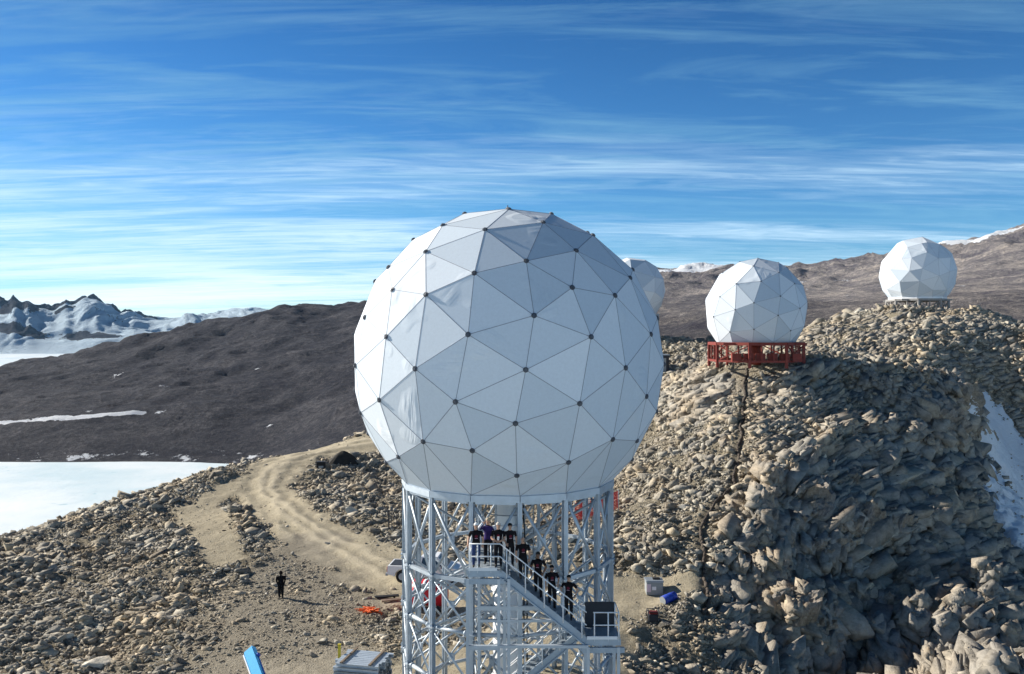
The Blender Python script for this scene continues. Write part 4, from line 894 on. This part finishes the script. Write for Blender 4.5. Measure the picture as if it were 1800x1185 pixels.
# dark tarp-covered heap and the small box beside it
x, y, z = G(592, 822); hp_ = MB(); nn = 26; vs = []; fs = []
for j in range(9):
    for i in range(nn):
        a = 2*math.pi*i/nn; s_ = j/8; rr_ = s_*(1+.16*math.sin(3*a+1)+.10*math.sin(5*a)); hgt = (1-s_**1.5)*1.75*(1+.12*math.sin(4*a)*s_); vs.append((x+2.0*rr_*math.cos(a)+.35*(1-s_), y+1.7+1.5*rr_*math.sin(a), z-.15+hgt))
for j in range(8):
    for i in range(nn): fs.append((j*nn+i, (j+1)*nn+i, (j+1)*nn+(i+1) % nn, j*nn+(i+1) % nn))
hp_.add(vs, fs, 0, False); o = hp_.build('covered_heap', M['soil']); tag(o, 'dark heap under a tarpaulin beside the bend of the dirt road', 'heap')
x, y, z = G(563, 826); cr2 = empty('crate', (x, y, z), 'small black crate on the roadside left of the dark heap', 'crate')
MB().box((x, y+.3, z+.4), (.85, .55, .75)).build('case', M['black'], cr2, bevel=.02); MB().box((x+.05, y+.01, z+.28), (.5, .02, .22)).build('label_sheet', M['grey'], cr2); MB().box((x, y+.3, z+.8), (.9, .6, .06)).build('lid', M['dark'], cr2)
# rack of bars left of the tower
x, y, z = G(703, 938); rk = empty('bar_rack', (x, y, z), 'dark upright rack of thin bars on the rubble left of the tower', 'rack')
b = MB(); b.bar((x-.85, y, z-.2), (x-.95, y, z+2.0), .08, up=(0, 1, 0)); b.bar((x+.8, y+.4, z-.2), (x+.8, y+.4, z+1.9), .08, up=(0, 1, 0)); b.build('upright', M['dark'], rk)
b = MB()
for i in range(9): f = i/9; b.bar((x-.8+f*1.6, y+f*.4, z-.1), (x-.85+f*1.6, y+f*.4, z+1.75), .03, up=(0, 1, 0))
for h_ in (.3, .8, 1.3, 1.75): b.bar((x-.9, y, z+h_), (x+.8, y+.4, z+h_-.05), .035)
b.build('bars', M['dark'], rk)
# timber boards, orange netting
for i, (px, py, L, a, lb) in enumerate(((680, 1052, 1.5, .25, 'dark timber board lying on the sand left of the tower, nearer the truck'), (697, 1058, 1.9, .30, 'longer brown timber board lying just in front of the dark one'))):
    x, y, z = G(px, py); rM = Matrix.Rotation(a, 3, 'Z') @ Matrix.Rotation(.06, 3, 'X'); b = MB(); b.box((x, y, z+.10), (L, .32, .07), rM); b.box(Vector((x, y, z+.03))+rM @ Vector((L*.3, 0, 0)), (.1, .4, .08), rM)
    tag(b.build('timber_board', M['wood'] if i else M['black'], bevel=.008), lb, 'board')
x, y, z = G(650, 1078); b = MB(); r_ = random.Random(2); p = Vector((x-.6, y+.25, z+.12))
for i in range(90):
    q = Vector((x+r_.gauss(0, .32), y+r_.gauss(0, .28), 0)); q.z = float(zN(q.x, q.y))+r_.uniform(.03, .24); b.tube(p, q, .02, n=5, cap=False); p = q
tag(b.build('rope_netting', M['orange']), 'tangle of orange netting dropped on the rocks left of the tower', 'netting')
# cable duct down the slope
tp = []
for (a0, a1) in zip(TR, TR[1:]):
    L = math.hypot(a1[0]-a0[0], a1[1]-a0[1]); n_ = max(2, int(L/.35))
    for i in range(n_): f = i/n_; tp.append((a0[0]+(a1[0]-a0[0])*f, a0[1]+(a1[1]-a0[1])*f))
r_ = random.Random(9); tp = [Vector((x+.12*math.sin(i*.5)+r_.gauss(0, .03), y+r_.gauss(0, .03), float(zN(x, y))+.13+r_.gauss(0, .03))) for i, (x, y) in enumerate(tp)]
b = MB()
for p, q in zip(tp, tp[1:]): b.tube(p, q, .115+r_.uniform(-.03, .03), .115+r_.uniform(-.03, .03), n=7)
tag(b.build('cable_duct', M['cable']), 'dark lumpy cable duct winding down the slope from the red-framed dome', 'duct')

# ------------------------------------------------------------------ boulders and rubble
def rock_mat(name, lo, mid_, hi, sc):
    m = bpy.data.materials.new(name); m.use_nodes = True; t = m.node_tree; t.nodes.clear()
    o = N(t, 'ShaderNodeOutputMaterial'); b = N(t, 'ShaderNodeBsdfPrincipled', {'Roughness': 0.92, 'Specular IOR Level': 0.15}); t.links.new(b.outputs[0], o.inputs[0])
    g = N(t, 'ShaderNodeNewGeometry').outputs['Position']
    ti = N(t, 'ShaderNodeAttribute', attribute_name='tint').outputs['Fac']
    n2 = N(t, 'ShaderNodeTexNoise', {'Vector': g, 'Scale': 4.0*sc, 'Detail': 7.0, 'Roughness': 0.7}).outputs[0]
    f = mth(t, 'ADD', mth(t, 'MULTIPLY', ti, 0.62), mth(t, 'MULTIPLY', n2, 0.42))
    t.links.new(ramp(t, f, [(0.10, lo), (0.45, mid_), (0.60, (mid_[0]*1.15, mid_[1]*1.12, mid_[2]*1.05)), (0.95, hi)]), b.inputs['Base Color'])
    pt = N(t, 'ShaderNodeTexNoise', {'Vector': g, 'Scale': 0.22, 'Detail': 3.0, 'Distortion': 0.8}).outputs[0]
    cc = b.inputs['Base Color'].links[0].from_socket
    cc = mixc(t, 1.0, cc, ramp(t, pt, [(0.38, (0.95, 0.98, 1.02)), (0.50, (1, 1, 1)), (0.62, (1.07, 1.0, 0.91))]), 'MULTIPLY')
    n6 = N(t, 'ShaderNodeTexNoise', {'Vector': g, 'Scale': 1.6, 'Detail': 9.0, 'Roughness': 0.75}).outputs[0]
    cc = mixc(t, 1.0, cc, ramp(t, n6, [(0.32, 0.55), (0.5, 1.0), (0.68, 1.3)]), 'MULTIPLY')
    t.links.new(cc, b.inputs['Base Color'])
    n3 = N(t, 'ShaderNodeTexNoise', {'Vector': g, 'Scale': 11.0, 'Detail': 5.0, 'Roughness': 0.7}).outputs[0]
    n4 = N(t, 'ShaderNodeTexNoise', {'Vector': g, 'Scale': 2.2, 'Detail': 6.0, 'Roughness': 0.65, 'Distortion': 0.4}).outputs[0]
    crk = ramp(t, N(t, 'ShaderNodeTexVoronoi', {'Vector': g, 'Scale': 1.3}, feature='DISTANCE_TO_EDGE').outputs['Distance'], [(0.0, 0.0), (0.05, 1.0)])
    hh = mth(t, 'ADD', mth(t, 'ADD', mth(t, 'MULTIPLY', n3, 0.35), mth(t, 'MULTIPLY', n4, 0.6)), mth(t, 'MULTIPLY', crk, 0.10))
    t.links.new(N(t, 'ShaderNodeBump', {'Height': hh, 'Strength': 0.9, 'Distance': 0.14}).outputs[0], b.inputs['Normal'])
    return m
RM = rock_mat('rubble_rock', (0.10, 0.09, 0.08), (0.38, 0.345, 0.285), (0.80, 0.76, 0.67), 1.0)
RM2 = rock_mat('bedrock', (0.12, 0.11, 0.10), (0.34, 0.31, 0.265), (0.70, 0.64, 0.54), 0.6)
def chisel(sub, k, seed):
    r_ = np.random.default_rng(seed); bm = bmesh.new(); bmesh.ops.create_icosphere(bm, subdivisions=sub, radius=1.0)
    Vv = np.array([v.co[:] for v in bm.verts]); Ff = np.array([[v.index for v in f.verts] for f in bm.faces]); bm.free()
    for _ in range(k):
        n = nrm(r_.normal(size=3)); d = r_.uniform(.28, .58); s_ = Vv@n; Vv = Vv-np.clip(s_-d, 0, None)[:, None]*n
    Vv *= np.array([1.35, r_.uniform(.8, 1.15), r_.uniform(.6, .95)])
    Vv = Vv*(1+.035*np.sin(Vv[:, :1]*9+seed)*np.cos(Vv[:, 1:2]*11))
    return Vv, Ff
def shard(seed):                    # angular stone: hull of a knocked-about slab
    r_ = np.random.default_rng(seed); bm = bmesh.new(); el = r_.uniform(1.2, 1.75); th = r_.uniform(.38, .7); sk = r_.normal(0, .25, 2)
    for x in (-1, 1):
        for y in (-1, 1):
            for z in (-1, 1):
                p = np.array([x, y, z])*r_.uniform(.5, 1.05, 3); bm.verts.new((float(p[0]*el+sk[0]*p[2]), float(p[1]*.85+sk[1]*p[2]), float(p[2]*th)))
    for _ in range(3): p = nrm(r_.normal(size=3)); bm.verts.new(tuple(p*np.array([el*.95, .9, th])))
    bmesh.ops.convex_hull(bm, input=list(bm.verts)); bmesh.ops.delete(bm, geom=[v for v in bm.verts if not v.link_faces], context='VERTS')
    bm.verts.index_update(); Vv = np.array([v.co[:] for v in bm.verts])*.85; Ff = np.array([[v.index for v in f.verts] for f in bm.faces if len(f.verts) == 3]); bm.free(); return Vv, Ff
def block(seed):                    # joint-bounded bedrock block: a sheared box with knocked corners
    r_ = np.random.default_rng(seed); bm = bmesh.new(); el = r_.uniform(1.0, 1.6); th = r_.uniform(.45, .85); sk = r_.normal(0, .3, 3)
    for x in (-1, 1):
        for y in (-1, 1):
            for z in (-1, 1):
                p = np.array([x, y, z])*r_.uniform(.72, 1.0, 3)
                for q in ((1, 1, .72), (1, .72, 1), (.72, 1, 1)) if r_.random() < .45 else ((1, 1, 1),):
                    c_ = p*np.array(q); bm.verts.new((float(c_[0]*el+sk[0]*c_[2]+sk[1]*c_[1]), float(c_[1]*.8+sk[2]*c_[2]), float(c_[2]*th)))
    bmesh.ops.convex_hull(bm, input=list(bm.verts)); bmesh.ops.delete(bm, geom=[v for v in bm.verts if not v.link_faces], context='VERTS')
    bmesh.ops.triangulate(bm, faces=bm.faces); bm.verts.index_update(); Vv = np.array([v.co[:] for v in bm.verts])*.9; Ff = np.array([[v.index for v in f.verts] for f in bm.faces]); bm.free(); return Vv, Ff
def rotmats(n, r_, tilt):
    a = np.where(r_.random(n) < .35, r_.uniform(0, 2*np.pi, n), .45+r_.normal(0, .45, n)); b = r_.normal(0, tilt, n); c = r_.normal(0, tilt, n)
    z_ = np.zeros(n); o_ = np.ones(n)
    Rz = np.stack([np.cos(a), -np.sin(a), z_, np.sin(a), np.cos(a), z_, z_, z_, o_], -1).reshape(n, 3, 3)
    Rx = np.stack([o_, z_, z_, z_, np.cos(b), -np.sin(b), z_, np.sin(b), np.cos(b)], -1).reshape(n, 3, 3)
    Ry = np.stack([np.cos(c), z_, np.sin(c), z_, o_, z_, -np.sin(c), z_, np.cos(c)], -1).reshape(n, 3, 3)
    return Rx@Ry@Rz
S = zfun(np.clip(smooth, 0, 1)); CLF = zfun(cliff); FLT = zfun(flat_); TRD = zfun(np.minimum(dt, 5.0)); SNW = zfun(snow); RDF = zfun(road); GRF = zfun(grav)
NR = 640000
X_ = rng.uniform(-52, 74, NR); Y_ = rng.uniform(40, 134, NR); keep = np.abs(X_) < Y_*0.66+4
X_, Y_ = X_[keep], Y_[keep]
s_ = S(X_, Y_); dens = fbm(X_*.13, Y_*.13, 3, 300)*.9+fbm(X_*.6, Y_*.6, 2, 310)*.5
pr = np.clip(0.60+dens*1.2, 0.10, 1)*(1-np.clip(RDF(X_, Y_)*1.25, 0, 1))*(1-.35*GRF(X_, Y_))*(1-.90*CLF(X_, Y_))*(1-.8*FLT(X_, Y_))*(1-SNW(X_, Y_))*np.clip(1.35-Y_/190, .4, 1)
pr = np.maximum(pr, 0.012)*sm01(TRD(X_, Y_), .22, .5)
keep = rng.random(len(X_)) < pr; X_, Y_ = X_[keep], Y_[keep]; n = len(X_)
sz_ = 0.050*(rng.pareto(1.9, n)+1); sz_ = np.minimum(sz_, 0.08+0.42*rng.random(n)**2.4)*(1+.45*sm01(fbm(X_*.09, Y_*.09, 3, 640), 0.0, .25))
sz_ *= 1-.55*np.clip(RDF(X_, Y_)*1.2, 0, 1); sz_ *= 1-.50*GRF(X_, Y_); sz_ *= 1+0.15*sm01(X_, 6, 25)+.10*sm01(Y_, 60, 110)
nearp = np.minimum.reduce([np.hypot(X_-p.x, Y_-p.y) for p in (G(493, 1053), G(1152, 1050), G(1177, 1062), G(1150, 1100), G(1150, 1112), G(650, 1078), G(515, 1057), G(540, 1060), G(565, 1063))])
sz_ = np.where(nearp < 1.3, np.minimum(sz_, .06), sz_)
keep = np.hypot(X_-CX, Y_-CY) > 5.2; X_, Y_, sz_ = X_[keep], Y_[keep], sz_[keep]
order = np.argsort(-(sz_/Y_)); X_, Y_, sz_ = X_[order], Y_[order], sz_[order]
NB = 260
VAR = [shard(100+i) for i in range(24)]
Zr = zN(X_, Y_)
sz_ = np.where((np.arange(len(X_)) < 60) & (CLF(X_, Y_) < .3), np.minimum(sz_, .55), sz_)
def scatter(idx):
    vs = []; fs = []; ti = []; k = 0; var = rng.integers(0, len(VAR), len(idx)); RMs = rotmats(len(idx), rng, .5)
    for q in range(len(VAR)):
        mm = np.nonzero(var == q)[0]
        if not len(mm): continue
        Vv, Ff = VAR[q]; ii = idx[mm]
        P_ = np.einsum('nij,vj->nvi', RMs[mm], Vv)*sz_[ii][:, None, None]*np.array([1.15, 1.0, 1.0])
        P_ += np.stack([X_[ii], Y_[ii], Zr[ii]+sz_[ii]*.26], -1)[:, None, :]
        vs.append(P_.reshape(-1, 3)); nv = len(Vv); fs.append((Ff[None]+(np.arange(len(mm))*nv)[:, None, None]+k).reshape(-1, 3)); k += nv*len(mm)
        tq = np.clip(rng.normal(.33, .20, len(mm))+.15*fbm(X_[ii]*.2, Y_[ii]*.2, 2, 5), 0, 1); ti.append(np.repeat(tq, nv))
    return np.concatenate(vs), np.concatenate(fs), np.concatenate(ti)
vs, fs, ti = scatter(np.arange(NB, len(X_)))
me = bpy.data.meshes.new('rubble'); me.vertices.add(len(vs)); me.vertices.foreach_set('co', vs.astype(np.float32).ravel()); me.loops.add(fs.size); me.polygons.add(len(fs))
me.loops.foreach_set('vertex_index', fs.ravel().astype(np.int32)); me.polygons.foreach_set('loop_start', (np.arange(len(fs))*3).astype(np.int32))
at = me.attributes.new('tint', 'FLOAT', 'POINT'); at.data.foreach_set('value', ti.astype(np.float32)); me.update(); me.validate()
tag(link_mesh('rubble', me, RM), 'loose tan and grey rubble strewn over the whole ridge', 'rubble', kind='stuff')
print('rubble rocks', len(X_), 'faces', len(fs))
# bedrock slabs of the shaded cliff: one rock face, jointed into blocks
r_ = np.random.default_rng(77); vs = []; fs = []; ti = []; k = 0; cnt = 0
CVv = [block(900+i) for i in range(16)]
for _ in range(120000):
    x = r_.uniform(10, 60); y = r_.uniform(42, 118)
    cf_ = float(CLF(np.array(x), np.array(y))); up_ = min(1, max(0, (x-13)/8))*(1-float(RDF(np.array(x), np.array(y))))*(1-float(FLT(np.array(x), np.array(y))))*.16
    if r_.random() > max(cf_*1.0, up_) or abs(x) > y*.66 or float(TRD(np.array(x), np.array(y))) < 1.0 or float(SNW(np.array(x), np.array(y))) > .3: continue
    s1 = float(np.clip(.30*(r_.pareto(1.7)+1), .24, .52+.85*r_.random()**4 if cf_ > .5 else .5)); Vv, Ff = CVv[r_.integers(16)]
    a = .75+.6*math.sin(x*.15+y*.09)+r_.normal(0, .28); b_ = .38+.4*math.sin(x*.21-y*.1)+r_.normal(0, .24); c_ = -.35+r_.normal(0, .13)
    Mx = np.array(Matrix.Rotation(a, 3, 'Z') @ Matrix.Rotation(b_, 3, 'X') @ Matrix.Rotation(c_, 3, 'Y'))
    P_ = (Vv*np.array([1.2, .9, .75])*s1)@Mx.T+np.array([x, y, float(zN(x, y))-s1*.15])
    vs.append(P_); fs.append(Ff+k); k += len(Vv); ti.append(np.full(len(Vv), np.clip(r_.normal(.38, .13), .05, .8))); cnt += 1
    if cnt > 15000: break
vs = np.concatenate(vs); fs = np.concatenate(fs); ti = np.concatenate(ti)
me = bpy.data.meshes.new('rock_face'); me.vertices.add(len(vs)); me.vertices.foreach_set('co', vs.astype(np.float32).ravel()); me.loops.add(fs.size); me.polygons.add(len(fs))
me.loops.foreach_set('vertex_index', fs.ravel().astype(np.int32)); me.polygons.foreach_set('loop_start', (np.arange(len(fs))*3).astype(np.int32))
at = me.attributes.new('tint', 'FLOAT', 'POINT'); at.data.foreach_set('value', ti.astype(np.float32)); me.update(); me.validate()
tag(link_mesh('rock_face', me, RM2), kind='structure')
BV = []
for i in range(10):
    Vv, Ff = chisel(3, 15, 500+i); m_ = bpy.data.meshes.new('boulder'); m_.from_pydata(Vv.tolist(), [], Ff.tolist()); tv = .30+.6*random.Random(i).random()
    a_ = m_.attributes.new('tint', 'FLOAT', 'POINT'); a_.data.foreach_set('value', [tv]*len(Vv)); m_.materials.append(RM); BV.append((m_, tv))
def tone(tv): return 'pale' if tv > .68 else ('tan' if tv > .48 else 'dark grey')
def region(x, y):
    if x < -9:
        if y < 62: return 'on the lower rubble slope left of the dirt road'
        return 'on the far left slope above the ice field'
    if x < 5: return 'on the rubble behind and beside the tower'
    if CLF(np.array(x), np.array(y)) > .4: return 'among the cliff rocks at the lower right'
    if y < 75: return 'on the rocky slope right of the tower'
    return 'on the upper slope near the smaller domes'
for i in range(NB):
    m_, tv = BV[i % 10]; o = bpy.data.objects.new('boulder', m_); COL.objects.link(o); s1 = float(sz_[i])*1.1
    o.location = (X_[i], Y_[i], Zr[i]+s1*.1); o.scale = (s1*1.15, s1, s1); o.rotation_euler = (rng.normal(0, .25), rng.normal(0, .25), rng.uniform(0, 6.28))
    rg_ = region(float(X_[i]), float(Y_[i])); tag(o, '%s boulder %s' % (tone(tv), rg_), 'boulder', '%s boulders %s' % (tone(tv), rg_))
for px, py, sz1, mi, lb in ((232, 962, .95, 3, 'big dark slab boulder alone on the left slope above the rubble'), (300, 1095, .8, 1, 'large pale boulder at the lower left of the gravel'), (178, 1172, .9, 5, 'pale flat boulder at the bottom edge on the left'), (576, 957, .30, 1, 'small pale rock lying alone in the dirt road'), (695, 948, .5, 3, 'bluish grey boulder on the rubble just left of the tower'), (1172, 1102, .55, 4, 'round grey boulder beside the dark red generator')):
    g = G(px, py); m2 = BV[mi][0].copy(); o = bpy.data.objects.new('boulder', m2); COL.objects.link(o); o.location = g+Vector((0, 0, sz1*.15)); o.scale = (sz1*1.3, sz1*.8, sz1*.8); o.rotation_euler = (.1, .15, .4)
    tvv = .85 if 'pale' in lb else .12; m2.attributes['tint'].data.foreach_set('value', [tvv]*len(m2.vertices)); tag(o, lb, 'boulder')
